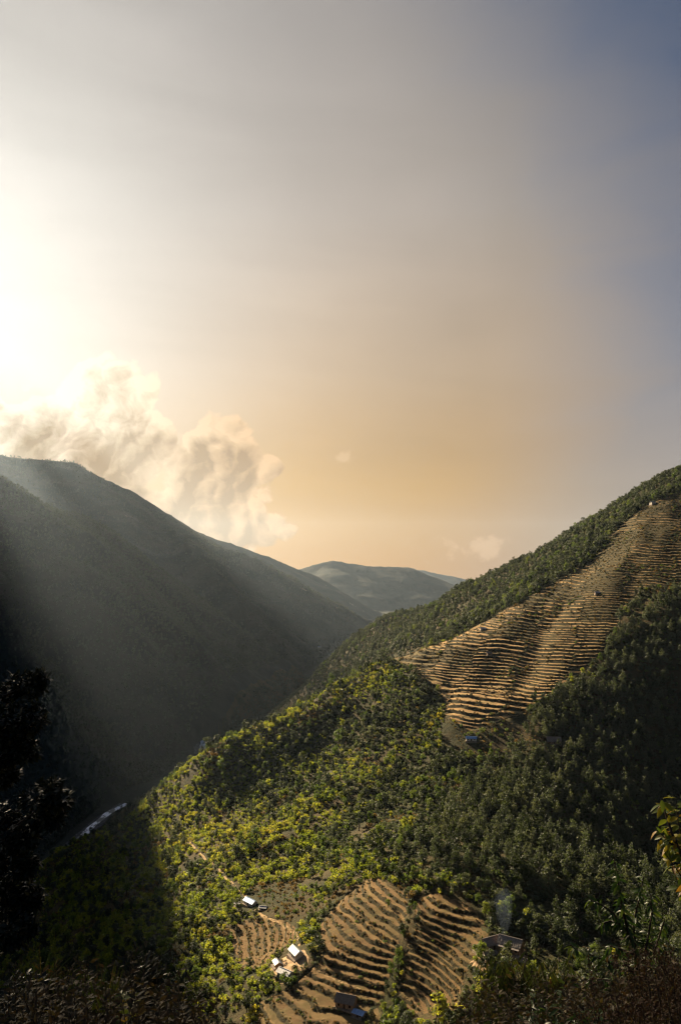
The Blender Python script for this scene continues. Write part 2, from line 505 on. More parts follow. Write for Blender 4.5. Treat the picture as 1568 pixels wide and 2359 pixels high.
def march(px, py, tmin=60, tmax=6000, step=6.0):
    """where the line of sight through a photo point meets the ground"""
    a, b, c = ray(px, py)
    t = np.arange(tmin, tmax, step)
    x, y, z = a / b * t, t, c / b * t
    h = height(x, y)
    k = np.nonzero(z < h)[0]
    if len(k) == 0: return None
    i = max(k[0], 1)
    f0, f1 = z[i - 1] - h[i - 1], z[i] - h[i]
    tt = t[i - 1] + (t[i] - t[i - 1]) * (f0 / (f0 - f1 + 1e-9))
    return (a / b * tt, tt, c / b * tt)

# ------------------------------------------------------------------ the land as one sheet, split into hill and mountain
def axis(parts):
    out = []
    for a, b, s in parts: out.append(np.arange(a, b, s))
    return np.concatenate(out + [[parts[-1][1]]])
QUICK = False
fine = 3.0
GXS = axis([(-4600,-1700,58),(-1700,-460,14),(-460,720,fine),(720,1600,30)])
GYS = axis([(-60,0,12),(0,1350,fine),(1350,2450,9),(2450,6400,27)])
GX, GY = np.meshgrid(GXS, GYS)
GZ = height(GX, GY)
nx, ny = len(GXS), len(GYS)
PXg, PYg = project(GX, GY, GZ)
front = (GY > 250) & (GY < 1100)
field_in = np.zeros(GX.shape, bool)
field_d = np.full(GX.shape, -1e9)
for nm, poly in FIELDS:
    ins = inpoly(PXg, PYg, poly) & front & ((GY < 480) if nm != 'upper' else (GY > 560))
    field_in |= ins
near_bank = (np.abs(GX) < 15) & (GY > -4) & (GY < 17)
V = np.c_[GX.ravel(), GY.ravel(), GZ.ravel()]
idx = np.arange(nx * ny).reshape(ny, nx)
F = np.c_[idx[:-1, :-1].ravel(), idx[:-1, 1:].ravel(), idx[1:, 1:].ravel(), idx[1:, :-1].ravel()]
rx = np.interp(GYS, [p[1] for p in RIVER], [p[0] for p in RIVER])
fcx, fcy = V[F].mean(1)[:, 0], V[F].mean(1)[:, 1]
is_left = fcx < np.interp(fcy, [p[1] for p in RIVER], [p[0] for p in RIVER])
is_left |= (fcy > 2700)
# the ground under the fields and under the near bank sinks so that their own sheets lie on top
sink = field_in.astype(float)
for _ in range(1):
    s2 = sink.copy()
    s2[1:, :] = np.minimum(s2[1:, :], sink[:-1, :]); s2[:-1, :] = np.minimum(s2[:-1, :], sink[1:, :])
    s2[:, 1:] = np.minimum(s2[:, 1:], sink[:, :-1]); s2[:, :-1] = np.minimum(s2[:, :-1], sink[:, 1:])
    sink = s2
V[:, 2] -= sink.ravel() * 4.5 + near_bank.ravel() * 1.6
def split(name, sel, mat, label):
    f = F[sel]
    used, inv = np.unique(f, return_inverse=True)
    o = link(name, mesh_np(name, V[used], inv.reshape(-1, 4), [mat], True))
    return tag(o, label, None, None, 'structure')
split('hillside', ~is_left, MAT_GROUND, 'steep green spur with terraced fields that fills the lower right of the valley')
split('mountain', is_left, MAT_MOUNT, 'dark hazy mountain flank across the river on the left')

# ------------------------------------------------------------------ far ranges down the valley
def far_range(name, crest, slope, x0, x1, y0, y1, step, label, seed, amp):
    xs = np.arange(x0, x1, step); ys = np.arange(y0, y1, step)
    X, Y = np.meshgrid(xs, ys)
    n = fbm(X, Y, 900, 6, seed, 0.52, ridged=True)
    d = polydist(X, Y, [(p[0], p[1]) for p in crest], False)
    Z = ridge(crest, slope, X + fbm(X, Y, 500, 3, seed + 3) * 80, Y + fbm(X, Y, 500, 3, seed + 5) * 80)
    Z = Z + n * amp * (0.1 + sstep(d, 20, 700)) + fbm(X, Y, 60, 2, seed + 8) * 5
    Z = np.maximum(Z, -408)
    i = np.arange(X.size).reshape(X.shape)
    f = np.c_[i[:-1, :-1].ravel(), i[:-1, 1:].ravel(), i[1:, 1:].ravel(), i[1:, :-1].ravel()]
    zz = Z.ravel()[f].max(1)
    f = f[zz > -407]
    v = np.c_[X.ravel(), Y.ravel(), Z.ravel()]
    used, inv = np.unique(f, return_inverse=True)
    return tag(link(name, mesh_np(name, v[used], inv.reshape(-1, 4), [MAT_MOUNT], True)), label, None, None, 'structure')
M2 = [pt(*p) for p in [(200,1090,6000),(350,1165,6200),(410,1206,6300),(500,1243,6450),(570,1267,6600),(640,1288,6750),(720,1323,6900),(760,1349,7000),(800,1374,7050),(850,1400,7100),(905,1422,7150)]]
far_range('distant_ridge', M2, 0.61, -3600, 1500, 5400, 8500, 23, 'hazy ridge that steps down to the valley behind the first mountain', 61, 45)
M3 = [pt(*p) for p in [(560,1345,8700),(700,1308,8850),(720,1301,8900),(765,1291,8950),(850,1304,9050),(940,1307,9150),(1000,1331,9150),(1050,1357,9100),(1200,1420,9000)]]
far_range('far_mountain', M3, 0.42, -2300, 3300, 7300, 10700, 30, 'pale flat topped mountain closing the end of the valley', 71, 34)
M4 = [pt(*p) for p in [(800,1312,15000),(950,1309,15300),(1030,1326,15600),(1110,1341,15800),(1300,1352,16000),(1568,1330,16300),(1900,1300,16600)]]
far_range('farthest_mountain', M4, 0.4, -2500, 11000, 14000, 18000, 70, 'faint farthest ridge in the orange haze', 81, 40)
gm = bpy.data.meshes.new('valley_floor')
gm.from_pydata([(-15500,-2500,-420),(15500,-2500,-420),(15500,18200,-420),(-15500,18200,-420)], [], [(0,1,2,3)])
gm.materials.append(MAT_MOUNT)
tag(link('ground', gm), 'low ground that runs on to the horizon', None, None, 'structure')

# ------------------------------------------------------------------ haze in the valley air
def haze():
    m, n, out = material('valley_haze')
    v = n.new('ShaderNodeVolumePrincipled')
    v.inputs['Color'].default_value = c4(.61, .78, 1.0)
    v.inputs['Density'].default_value = HAZE_DENSITY
    v.inputs['Anisotropy'].default_value = 0.63
    m.node_tree.links.new(v.outputs[0], out.inputs['Volume'])
    x0, x1, y0, y1, z0, z1 = -16000, 16000, -2600, 18600, -421.5, 1090
    vs = [(x, y, z) for z in (z0, z1) for y in (y0, y1) for x in (x0, x1)]
    fs = [(0,2,3,1),(4,5,7,6),(0,1,5,4),(2,6,7,3),(0,4,6,2),(1,3,7,5)]
    me = bpy.data.meshes.new('haze'); me.from_pydata(vs, [], fs); me.materials.append(m)
    tag(link('haze', me), 'thin warm haze that fills the valley', None, None, 'stuff')
HAZE_DENSITY = 1.1e-5
haze()

# opaque streaks added near the sun, outside the view, to cut light shafts
def added_cloud_streak(th0, r0, r1, half, seed, label):
    rg = np.random.default_rng(seed)
    sx, sy = math.sin(SUN_AZ), math.cos(SUN_AZ); tn = math.tan(SUN_EL); sd = 18000.0
    V, F = [], []
    n, K = 26, 14
    for j in range(n):
        t = j / (n - 1); r = r0 + (r1 - r0) * t
        w = half * (0.35 + 0.65 * math.sin(math.pi * t)) * (r / r1) * 1.6 if 0 < j < n - 1 else 1.0
        cp, cz = r * math.cos(th0), -r * math.sin(th0)
        for k in range(K):
            a = 2 * math.pi * k / K
            q = w * (1 + .35 * perlin(np.array([math.cos(a) * 1.5 + j * .35 + seed]), np.array([math.sin(a) * 1.5 + j * .2]), seed)[0])
            p_ = cp + math.cos(a) * q * math.sin(th0); z_ = cz + math.cos(a) * q * math.cos(th0)
            s_ = sd + math.sin(a) * q * 1.2
            V.append((s_ * sx + p_ * sy, s_ * sy - p_ * sx, s_ * tn + z_))
    F = [(j * K + k, j * K + (k + 1) % K, (j + 1) * K + (k + 1) % K, (j + 1) * K + k) for j in range(n - 1) for k in range(K)]
    F += [tuple(range(K - 1, -1, -1)), tuple(range((n - 1) * K, n * K))]
    me = bpy.data.meshes.new('added_cloud'); me.from_pydata(V, [], F)
    m, nn, out = material('added_cloud_white')
    d = bsdf(nn, c4(.8, .8, .8), 1.0, 0.0); m.node_tree.links.new(d.outputs[0], out.inputs[0])
    me.materials.append(m)
    for pl in me.polygons: pl.use_smooth = True
    tag(link('added_cloud', me), label, None, None, 'stuff')
added_cloud_streak(R(50.5), 640, 2000, 70, 3, 'added unseen streak below the sun that cuts its light')
added_cloud_streak(R(43.2), 880, 2600, 105, 5, 'added unseen streak right of the sun that cuts its light')
# ------------------------------------------------------------------ terraced fields, one object for every strip
def terrace_material(name, k, dim=1.0):
    m, n, out = material(name)
    g = n.new('ShaderNodeNewGeometry')
    oi = n.new('ShaderNodeObjectInfo')
    p = g.outputs['Position']
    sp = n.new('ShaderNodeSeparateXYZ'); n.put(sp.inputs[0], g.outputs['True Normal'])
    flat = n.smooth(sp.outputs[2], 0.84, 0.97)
    r = oi.outputs['Random']
    a = n.noise(p, 0.12, 5, 0.65)
    b = n.noise(p, 1.1, 4, 0.6)
    tread = n.ramp(r, [(0.0, (.16, .098, .042)), (0.35, (.25, .155, .066)), (0.65, (.19, .118, .05)), (0.85, (.31, .20, .085)), (1.0, (.11, .082, .034))])
    tread = n.mix(n.smooth(a, 0.45, 0.68, 0.0, 0.65), tread, c4(.15, .125, .045))
    tread = n.mix(n.smooth(b, 0.5, 0.75, 0.0, 0.5), tread, c4(.13, .085, .04))
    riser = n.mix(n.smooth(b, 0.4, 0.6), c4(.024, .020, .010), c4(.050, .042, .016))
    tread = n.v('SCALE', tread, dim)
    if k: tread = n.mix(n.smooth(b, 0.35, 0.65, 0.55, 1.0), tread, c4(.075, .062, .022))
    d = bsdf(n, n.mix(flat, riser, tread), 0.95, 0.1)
    bump(n, d, n.noise(p, 1.6, 5, 0.7), 0.5, 0.7)
    m.node_tree.links.new(d.outputs[0], out.inputs[0])
    return m
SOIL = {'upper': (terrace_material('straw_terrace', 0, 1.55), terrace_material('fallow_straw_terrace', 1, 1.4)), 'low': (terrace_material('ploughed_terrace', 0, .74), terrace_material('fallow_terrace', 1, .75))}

def grid_z(x, y):
    """height of the built sheet, by interpolation of its grid"""
    x = np.asarray(x, float); y = np.asarray(y, float)
    i = np.clip(np.searchsorted(GXS, x) - 1, 0, nx - 2); j = np.clip(np.searchsorted(GYS, y) - 1, 0, ny - 2)
    u = np.clip((x - GXS[i]) / (GXS[i + 1] - GXS[i]), 0, 1); v = np.clip((y - GYS[j]) / (GYS[j + 1] - GYS[j]), 0, 1)
    return (GZ[j, i] * (1 - u) + GZ[j, i + 1] * u) * (1 - v) + (GZ[j + 1, i] * (1 - u) + GZ[j + 1, i + 1] * u) * v

FIELD_TEXT = {
 'upper': ('wide fan of dry golden terraces high on the slope below the skyline', 6.0),
 'mid': ('stepped brown terraces in the middle of the valley bench behind the white roofed house', 2.6),
 'right': ('stepped brown terraces between the bush hedge and the thatched farm', 2.6),
 'left': ('small overgrown terraces below the hut with the blue roof', 2.6),
}
hedge_pts = []     # bushes between plots
riser_pts = []      # places on risers, for tufts
field_worlds = {}
def terraced_field(nm, poly):
    res = 1.0 if nm == 'upper' else 0.5
    sel = inpoly(PXg, PYg, poly) & front & ((GY < 480) if nm != 'upper' else (GY > 560))
    xs, ys = GX[sel], GY[sel]
    X, Y = np.meshgrid(np.arange(xs.min() - 3, xs.max() + 3, res), np.arange(ys.min() - 3, ys.max() + 3, res))
    Z0 = grid_z(X, Y)
    px, py = project(X, Y, Z0)
    wobx = fbm(X, Y, 26, 3, 71) * (16 if nm == 'upper' else 14); woby = fbm(X, Y, 26, 3, 72) * (10 if nm == 'upper' else 12)
    px, py = px + wobx, py + woby
    inside = inpoly(px, py, poly)
    # distance to the outline in metres, from the outline laid on the ground
    dist = polydist(px, py, poly) * (Y / FPX)
    base = tps(X.ravel(), Y.ravel()).reshape(X.shape)
    zs = Z0 * 0.55 + base * 0.45
    if nm == 'upper':
        h = 2.6; tf = 0.56
        u = X * 0.9 - Y * 0.43 + fbm(X, Y, 60, 3, 19) * 20
        wig = fbm(X, Y, 50, 3, 15) * 1.6 + fbm(X, Y, 13, 2, 16) * 0.55
        cell = 46.0
    else:
        h = 1.45; tf = 0.56
        u = X * 0.75 + Y * 0.65 + fbm(X, Y, 30, 3, 19) * 12
        wig = fbm(X, Y, 24, 3, 15) * 0.9 + fbm(X, Y, 7, 2, 16) * 0.22
        cell = 40.0
    pc = np.floor(u / cell)
    vc = np.floor((zs + fbm(X, Y, 40, 2, 23) * h * 1.5) / (h * (5.5 if nm == 'upper' else 9)) + (_hash(pc, pc * 0, 8) / 4294967296.0))
    off = (_hash(pc, vc, 5) / 4294967296.0) * 0.9
    hp = h * (0.72 + 0.75 * (_hash(pc, vc, 6) / 4294967296.0))
    drift = np.where(pc % 2 == 0, 0.02, -0.016) * (np.mod(u, cell) - cell / 2)
    lev = (zs + wig + drift) / hp + off
    k = np.floor(lev); t = lev - k
    st = np.where(t < tf, 0.10 * t / tf, np.where(t < 0.95, 0.10 + 0.86 * np.clip((t - tf) / (0.84 - tf), 0, 1), 0.96 + 0.04 * (t - 0.95) / 0.05))
    dz = (st - t) * hp + 0.20 * hp
    fade = sstep(dist, 0.3, 5.0 if nm == 'upper' else 2.6)
    Z = Z0 + dz * fade + fbm(X, Y, 2.2, 2, 77) * np.where(t > tf, 0.30, 0.06)
    Z = np.where(inside, Z, Z0 - 0.5)
    i = np.arange(X.size).reshape(X.shape)
    keep = inside & (dist > 0)
    keep |= (dist < 3.5)
    q = keep[:-1, :-1] & keep[1:, :-1] & keep[:-1, 1:] & keep[1:, 1:]
    f = np.c_[i[:-1, :-1][q], i[:-1, 1:][q], i[1:, 1:][q], i[1:, :-1][q]]
    key = ((vc * 200 + np.mod(k, 200)) * 64 + np.mod(pc, 64)).astype(np.int64)
    fk = key.ravel()[f[:, 0]]
    v = np.c_[X.ravel(), Y.ravel(), Z.ravel()]
    c = v[f].mean(0).mean(0)
    root = empty('terraced_field', tuple(v[f[0, 0]]))
    tag(root, FIELD_TEXT[nm][0], 'field', None, 'structure')
    org = np.array(root.location)
    ids, cnt = np.unique(fk, return_counts=True)
    order = np.argsort(-cnt)
    ids = ids[order]
    big = ids[:290]
    fal = (_hash(np.mod(big, 64) * 1.0, np.floor(big / 12800.0) * 1.0, 9) / 4294967296.0) < (0.32 if nm == 'upper' else 0.25)
    for kid, isf in zip(big, fal):
        fs = f[fk == kid]
        used, inv = np.unique(fs, return_inverse=True)
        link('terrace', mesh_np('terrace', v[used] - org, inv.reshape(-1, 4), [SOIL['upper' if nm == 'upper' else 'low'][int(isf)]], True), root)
    fs = f[np.isin(fk, ids[290:])]
    if len(fs):
        used, inv = np.unique(fs, return_inverse=True)
        o = link('terrace_edge', mesh_np('terrace_edge', v[used] - org, inv.reshape(-1, 4), [SOIL['upper' if nm == 'upper' else 'low'][0]], True), root)
        o['kind'] = 'stuff'
    sel = inside & (t > tf + 0.02) & (dist > 1.0)
    rp = np.c_[X[sel], Y[sel], Z[sel]]
    isfal = (_hash(np.mod(pc, 64), vc, 9) / 4294967296.0) < (0.32 if nm == 'upper' else 0.25)
    take = rng.random(len(rp)) < np.where(isfal[sel], 2.2, 1.0) * (0.060 if nm == 'upper' else 0.075 if nm != 'left' else 0.14)
    riser_pts.append((nm, rp[take]))
    # bushes along the borders between plots and in patches gone to scrub
    ed = np.minimum(np.mod(u, cell), cell - np.mod(u, cell))
    ve = np.abs(np.mod((zs + fbm(X, Y, 40, 2, 23) * h * 1.5) / (h * (5.5 if nm == 'upper' else 9)) + (_hash(pc, pc * 0, 8) / 4294967296.0), 1.0) - 0.5) > 0.47
    patch = fbm(X, Y, 55 if nm == 'upper' else 26, 3, 63)
    pr = np.where((ed < (1.6 if nm == 'upper' else .9)) & (fbm(X, Y, 30, 2, 65) > -.05), .10, 0) + np.where(ve & (patch > 0), .03, 0) + np.where(patch > .30, .07 if nm == 'upper' else .05, 0)
    sel2 = inside & (dist > .5) & (rng.random(X.shape) < pr * res * res)
    hedge_pts.append((nm, np.c_[X[sel2], Y[sel2], Z[sel2]]))
    field_worlds[nm] = (X, Y, Z, inside)
for nm, poly in FIELDS:
    terraced_field(nm, poly)
def surf_z(x, y):
    """ground height, terraces included"""
    z = float(grid_z(np.array([x]), np.array([y]))[0])
    for nm, (X, Y, Z, ins) in field_worlds.items():
        j = int(round((y - Y[0, 0]) / (Y[1, 0] - Y[0, 0]))); i = int(round((x - X[0, 0]) / (X[0, 1] - X[0, 0])))
        if 0 <= j < X.shape[0] and 0 <= i < X.shape[1] and ins[j, i]:
            return float(Z[j, i])
    return z

# ------------------------------------------------------------------ river, its gravel and white water
def water_material():
    m, n, out = material('river_water')
    g = n.new('ShaderNodeNewGeometry'); p = g.outputs['Position']
    mp = n.new('ShaderNodeMapping'); mp.inputs['Scale'].default_value = (.22, .07, .2); n.put(mp.inputs['Vector'], p)
    f = n.noise(mp.outputs[0], 0.45, 6, 0.7)
    d = bsdf(n, n.mix(n.smooth(f, 0.48, 0.53), c4(.05, .065, .07), c4(.85, .88, .90)), 0.35, 0.5)
    bump(n, d, f, 0.8, 0.8)
    m.node_tree.links.new(d.outputs[0], out.inputs[0])
    return m
def gravel_material():
    m, n, out = material('river_gravel')
    g = n.new('ShaderNodeNewGeometry'); p = g.outputs['Position']
    f = n.noise(p, 0.25, 6, 0.7)
    d = bsdf(n, n.mix(n.smooth(f, 0.4, 0.65), c4(.03, .03, .03), c4(.12, .12, .118)), 0.9, 0.2)
    bump(n, d, f, 1.0, 0.8)
    m.node_tree.links.new(d.outputs[0], out.inputs[0])
    return m
def ribbon(name, pts, w0, mat, label, dz, wseed):
    """strip laid over the ground along a line; WSEED wobbles its width"""
    P = []
    for (x1, y1), (x2, y2) in zip(pts[:-1], pts[1:]):
        nseg = max(2, int(math.hypot(x2 - x1, y2 - y1) / max(w0 * 0.5, 0.8)))
        for q in range(nseg):
            P.append((x1 + (x2 - x1) * q / nseg, y1 + (y2 - y1) * q / nseg))
    P.append(pts[-1]); P = np.array(P, float)
    for _ in range(6): P[1:-1] = 0.5 * P[1:-1] + 0.25 * (P[:-2] + P[2:])
    T = np.gradient(P, axis=0); T /= np.linalg.norm(T, axis=1)[:, None]
    Nn = np.c_[-T[:, 1], T[:, 0]]
    s = np.arange(len(P)) * 1.0
    w = w0 * (1 + (0.9 if dz > 1 else 0.45) * fbm(s, s * 0 + wseed, 14, 3, wseed))
    P = P + Nn * (fbm(s, s * 0 + 3, 22, 3, wseed + 9) * w0 * 0.6)[:, None]
    cols = np.linspace(-0.5, 0.5, 5)
    Vv = np.concatenate([P + Nn * (w * c)[:, None] for c in cols])
    zz = np.array([surf_z(a, b) for a, b in Vv]) if dz < 1 else np.full(len(Vv), -402 + dz)
    n_ = len(P); i = np.arange(5 * n_).reshape(5, n_)
    F = np.c_[i[:-1, :-1].ravel(), i[1:, :-1].ravel(), i[1:, 1:].ravel(), i[:-1, 1:].ravel()]
    return tag(link(name, mesh_np(name, np.c_[Vv, zz], F, [mat], True)), label, None, None, 'structure')
LOWER_REACH = [(-396, 900), (-388, 1000), (-388, 1180), (-380, 1320), (-366, 1372)]
UPPER_REACH = [(-300, 1735), (-316, 1830), (-326, 1880)]
GRAVEL, WATER = gravel_material(), water_material()
ribbon('riverbed', LOWER_REACH, 21, GRAVEL, 'grey boulder bed at the foot of the shaded flank', 1.6, 3)
ribbon('river', LOWER_REACH, 12, WATER, 'river with white rapids deep in the gorge at the foot of the shaded flank', 2.4, 5)
ribbon('riverbed', UPPER_REACH, 34, GRAVEL, 'pale gravel bar at the river bend farther up the valley', 1.6, 6)
ribbon('river', UPPER_REACH, 14, WATER, 'bright river bend farther up the valley', 2.4, 8)
def path_material():
    m, n, out = material('dirt_path')
    g = n.new('ShaderNodeNewGeometry')
    f = n.noise(g.outputs['Position'], 0.8, 5, 0.6)
    d = bsdf(n, n.mix(f, c4(.24, .16, .08), c4(.40, .28, .14)), 0.95, 0.1)
    m.node_tree.links.new(d.outputs[0], out.inputs[0])
    return m
MAT_PATH = path_material()
def trace(pxs):
    out = []
    for a, b in pxs:
        h = march(a, b)
        if h: out.append((h[0], h[1]))
    return out
PATH_A = trace([(432,1938),(455,1962),(490,1990),(515,2015),(545,2045),(566,2062),(568,2078)])
PATH_B = trace([(586,2096),(606,2112),(640,2124),(664,2138),(684,2152),(692,2172),(684,2190)])
PATH_C = trace([(700,2225),(740,2240),(785,2262),(830,2280)])
PATH_D = trace([(970,2075),(1030,2094),(1080,2110),(1120,2140)])
ribbon('footpath', PATH_A, 1.7, MAT_PATH, 'narrow pale dirt path that comes down the ridge to the blue roofed hut', 0.25, 11)
ribbon('footpath', PATH_B, 1.7, MAT_PATH, 'narrow pale dirt path from the blue roofed hut to the white roofed house', 0.25, 12)
ribbon('footpath', PATH_C, 1.5, MAT_PATH, 'narrow dirt path along the terrace edge below the white roofed house', 0.25, 13)

# ------------------------------------------------------------------ vegetation
def foliage_material(name, stops, trans=0.4, rough=0.65, spec=0.25, noise_scale=0.02):
    m, n, out = material(name)
    oi = n.new('ShaderNodeObjectInfo'); g = n.new('ShaderNodeNewGeometry')
    big = n.noise(g.outputs['Position'], noise_scale, 3, 0.5)
    f = n.m('ADD', n.m('MULTIPLY', oi.outputs['Random'], 0.6), n.m('MULTIPLY', n.m('SUBTRACT', big, 0.3), 1.0), clamp=True)
    col = n.ramp(f, stops)
    rnd = g.outputs['Random Per Island']
    col = n.mix(n.m('MULTIPLY', rnd, 0.45), col, n.v('SCALE', col, 1.9))
    d = bsdf(n, col, rough, spec)
    t = n.new('ShaderNodeBsdfTranslucent')
    n.put(t.inputs['Color'], n.v('MULTIPLY', col, (1.75, 1.65, 0.8)))
    mx = n.new('ShaderNodeMixShader'); mx.inputs[0].default_value = trans
    m.node_tree.links.new(d.outputs[0], mx.inputs[1]); m.node_tree.links.new(t.outputs[0], mx.inputs[2])
    m.node_tree.links.new(mx.outputs[0], out.inputs[0])
    return m
MAT_YELLOW = foliage_material('yellow_green_leaves', [(0, (.068, .096, .015)), (.4, (.108, .138, .020)), (.75, (.165, .175, .028)), (1, (.165, .135, .028))], 0.55)
MAT_GREEN = foliage_material('green_leaves', [(0, (.024, .044, .013)), (.5, (.052, .082, .021)), (1, (.095, .115, .026))], 0.48)
MAT_GREY = foliage_material('grey_green_leaves', [(0, (.022, .034, .022)), (.5, (.040, .054, .037)), (1, (.070, .082, .052))], 0.36)
MAT_DARK = foliage_material('dark_leaves', [(0, (.012, .020, .009)), (1, (.028, .040, .016))], 0.3)
MAT_FAR = foliage_material('mountain_leaves', [(0, (.017, .026, .018)), (1, (.034, .044, .030))], 0.3)
MAT_BROWN = foliage_material('dry_brown_leaves', [(0, (.060, .038, .016)), (.5, (.10, .066, .026)), (1, (.13, .10, .036))], 0.4)
def bark_material():
    m, n, out = material('bark')
    g = n.new('ShaderNodeNewGeometry')
    f = n.noise(g.outputs['Position'], 6.0, 5, 0.7)
    d = bsdf(n, n.mix(f, c4(.022, .017, .013), c4(.09, .072, .055)), 0.95, 0.1)
    bump(n, d, f, 0.05, 0.8)
    m.node_tree.links.new(d.outputs[0], out.inputs[0])
    return m
MAT_BARK = bark_material()

def leaf_quads(C, O, size, rg, flat=0.38):
    """one small folded-free quad at each centre C, roughly facing outward O"""
    n = len(C)
    N = O + rg.normal(0, flat, (n, 3)); N /= np.linalg.norm(N, axis=1)[:, None] + 1e-9
    A = rg.normal(0, 1, (n, 3)); T = np.cross(N, A); T /= np.linalg.norm(T, axis=1)[:, None] + 1e-9
    B = np.cross(N, T)
    s = size * rg.uniform(0.6, 1.35, (n, 1)); r = rg.uniform(0.55, 1.0, (n, 1))
    V = np.stack([C - T * s * 0.5, C - B * s * r * 0.45 + T * s * 0.05, C + T * s * 0.55, C + B * s * r * 0.45], 1).reshape(-1, 3)
    return V, np.arange(4 * n).reshape(n, 4)
def blob_leaves(blobs, n, size, rg, depth=0.45):
    w = np.array([b[3] * b[4] for b in blobs]); w = w / w.sum()
    ch = rg.choice(len(blobs), n, p=w)
    B = np.array(blobs)[ch]
    d = rg.normal(0, 1, (n, 3)); d /= np.linalg.norm(d, axis=1)[:, None]
    rr = rg.uniform(1 - depth, 1.04, (n, 1))
    C = B[:, :3] + d * rr * np.c_[B[:, 3], B[:, 3], B[:, 4]]
    return leaf_quads(C, d, size, rg)
def tube(pts, rad, sides=6):
    """tapered tube along points"""
    P = np.array(pts, float); V = []; n = len(P)
    for i in range(n):
        t = P[min(i + 1, n - 1)] - P[max(i - 1, 0)]; t /= np.linalg.norm(t) + 1e-9
        a = np.cross(t, (0.3, 1, 0.2)); a /= np.linalg.norm(a) + 1e-9; b = np.cross(t, a)
        for k in range(sides):
            g = 2 * math.pi * k / sides
            V.append(P[i] + (a * math.cos(g) + b * math.sin(g)) * rad[i])
    F = [(i * sides + k, i * sides + (k + 1) % sides, (i + 1) * sides + (k + 1) % sides, (i + 1) * sides + k) for i in range(n - 1) for k in range(sides)]
    return np.array(V), np.array(F)
def join(parts):
    Vs, Fs, o = [], [], 0
    for V, F in parts:
        Vs.append(V); Fs.append(np.asarray(F) + o); o += len(V)
    return np.concatenate(Vs), np.concatenate(Fs)

def tree_parts(kind, seed):
    """(crown V,F), (trunk V,F) of one tree; base at the origin, real size in metres"""
    rg = np.random.default_rng(seed)
    if kind == 'pine':
        H = 10.5; bl = []
        for q in range(15):
            z = 2.2 + (H - 2.6) * q / 14.0
            r = 3.3 * (1 - (z - 1.8) / (H - 0.2)) ** 0.62 + 0.2
            for _ in range(3 if q < 10 else 1):
                a = rg.uniform(0, 6.28); o = r * rg.uniform(0.25, 0.75) if q < 13 else 0
                bl.append((math.cos(a) * o, math.sin(a) * o, z + rg.uniform(-.3, .3), r * 0.55, 0.65))
        crown = blob_leaves(bl, 620, 0.72, rg, 0.5)
        tr = [tube([(0, 0, -1.2), (0.05, 0, 3), (0, .08, 7), (0, 0, H - 0.6)], [.24, .19, .11, .03], 5)]
        for q in range(5):
            a = q * 1.3; z = 2.2 + q * 1.2
            tr.append(tube([(0, 0, z), (math.cos(a) * 1.5, math.sin(a) * 1.5, z + .3)], [.06, .02], 4))
    elif kind == 'broad':
        H = rg.uniform(6.5, 8.0); bl = []
        top = (rg.uniform(-.5, .5), rg.uniform(-.5, .5))
        for q in range(11):
            a = rg.uniform(0, 6.28); zz = rg.uniform(2.4, H - 1.1)
            sp = 1.9 * math.sin(math.pi * min(1, (zz - 1.2) / (H - 0.6))) ** 0.8
            o = sp * rg.uniform(0.3, 1.0)
            bl.append((math.cos(a) * o + top[0] * zz / H, math.sin(a) * o + top[1] * zz / H, zz, rg.uniform(0.8, 1.35), rg.uniform(0.7, 1.1)))
        bl.append((top[0], top[1], H - 1.0, 1.0, 0.9))
        crown = blob_leaves(bl, 560, 0.55, rg, 0.55)
        tr = [tube([(0, 0, -1.2), (.1, 0, 1.2), (top[0] * .5, top[1] * .5, 3.2), (top[0], top[1], H - 1.6)], [.26, .2, .14, .04], 5)]
        for b in bl[:6]:
            tr.append(tube([(0.1, 0, rg.uniform(1.2, 2.8)), (b[0] * .6, b[1] * .6, b[2] - .4), (b[0], b[1], b[2])], [.1, .06, .02], 4))
    elif kind == 'bush':
        bl = []
        for q in range(rg.integers(3, 6)):
            a = rg.uniform(0, 6.28); o = rg.uniform(0.1, 1.0)
            bl.append((math.cos(a) * o, math.sin(a) * o, rg.uniform(0.4, 1.25), rg.uniform(.6, 1.0), rg.uniform(.5, .95)))
        crown = blob_leaves(bl, 150, 0.46, rg, 0.5)
        tr = [tube([(0, 0, -.6), (0, 0, .5), (.1, 0, 1.0)], [.07, .05, .02], 4)]
    else:  # far crown, few faces
        H = 10.0
        bl = [(rg.uniform(-1.2, 1.2), rg.uniform(-1.2, 1.2), rg.uniform(3, H - 2.0), rg.uniform(1.8, 2.8), rg.uniform(1.5, 2.6)) for _ in range(5)]
        crown = blob_leaves(bl, 90, 1.5, rg, 0.5)
        tr = [tube([(0, 0, -2), (0, 0, 4), (0, 0, 7)], [.3, .2, .08], 4)]
    return crown, join(tr)

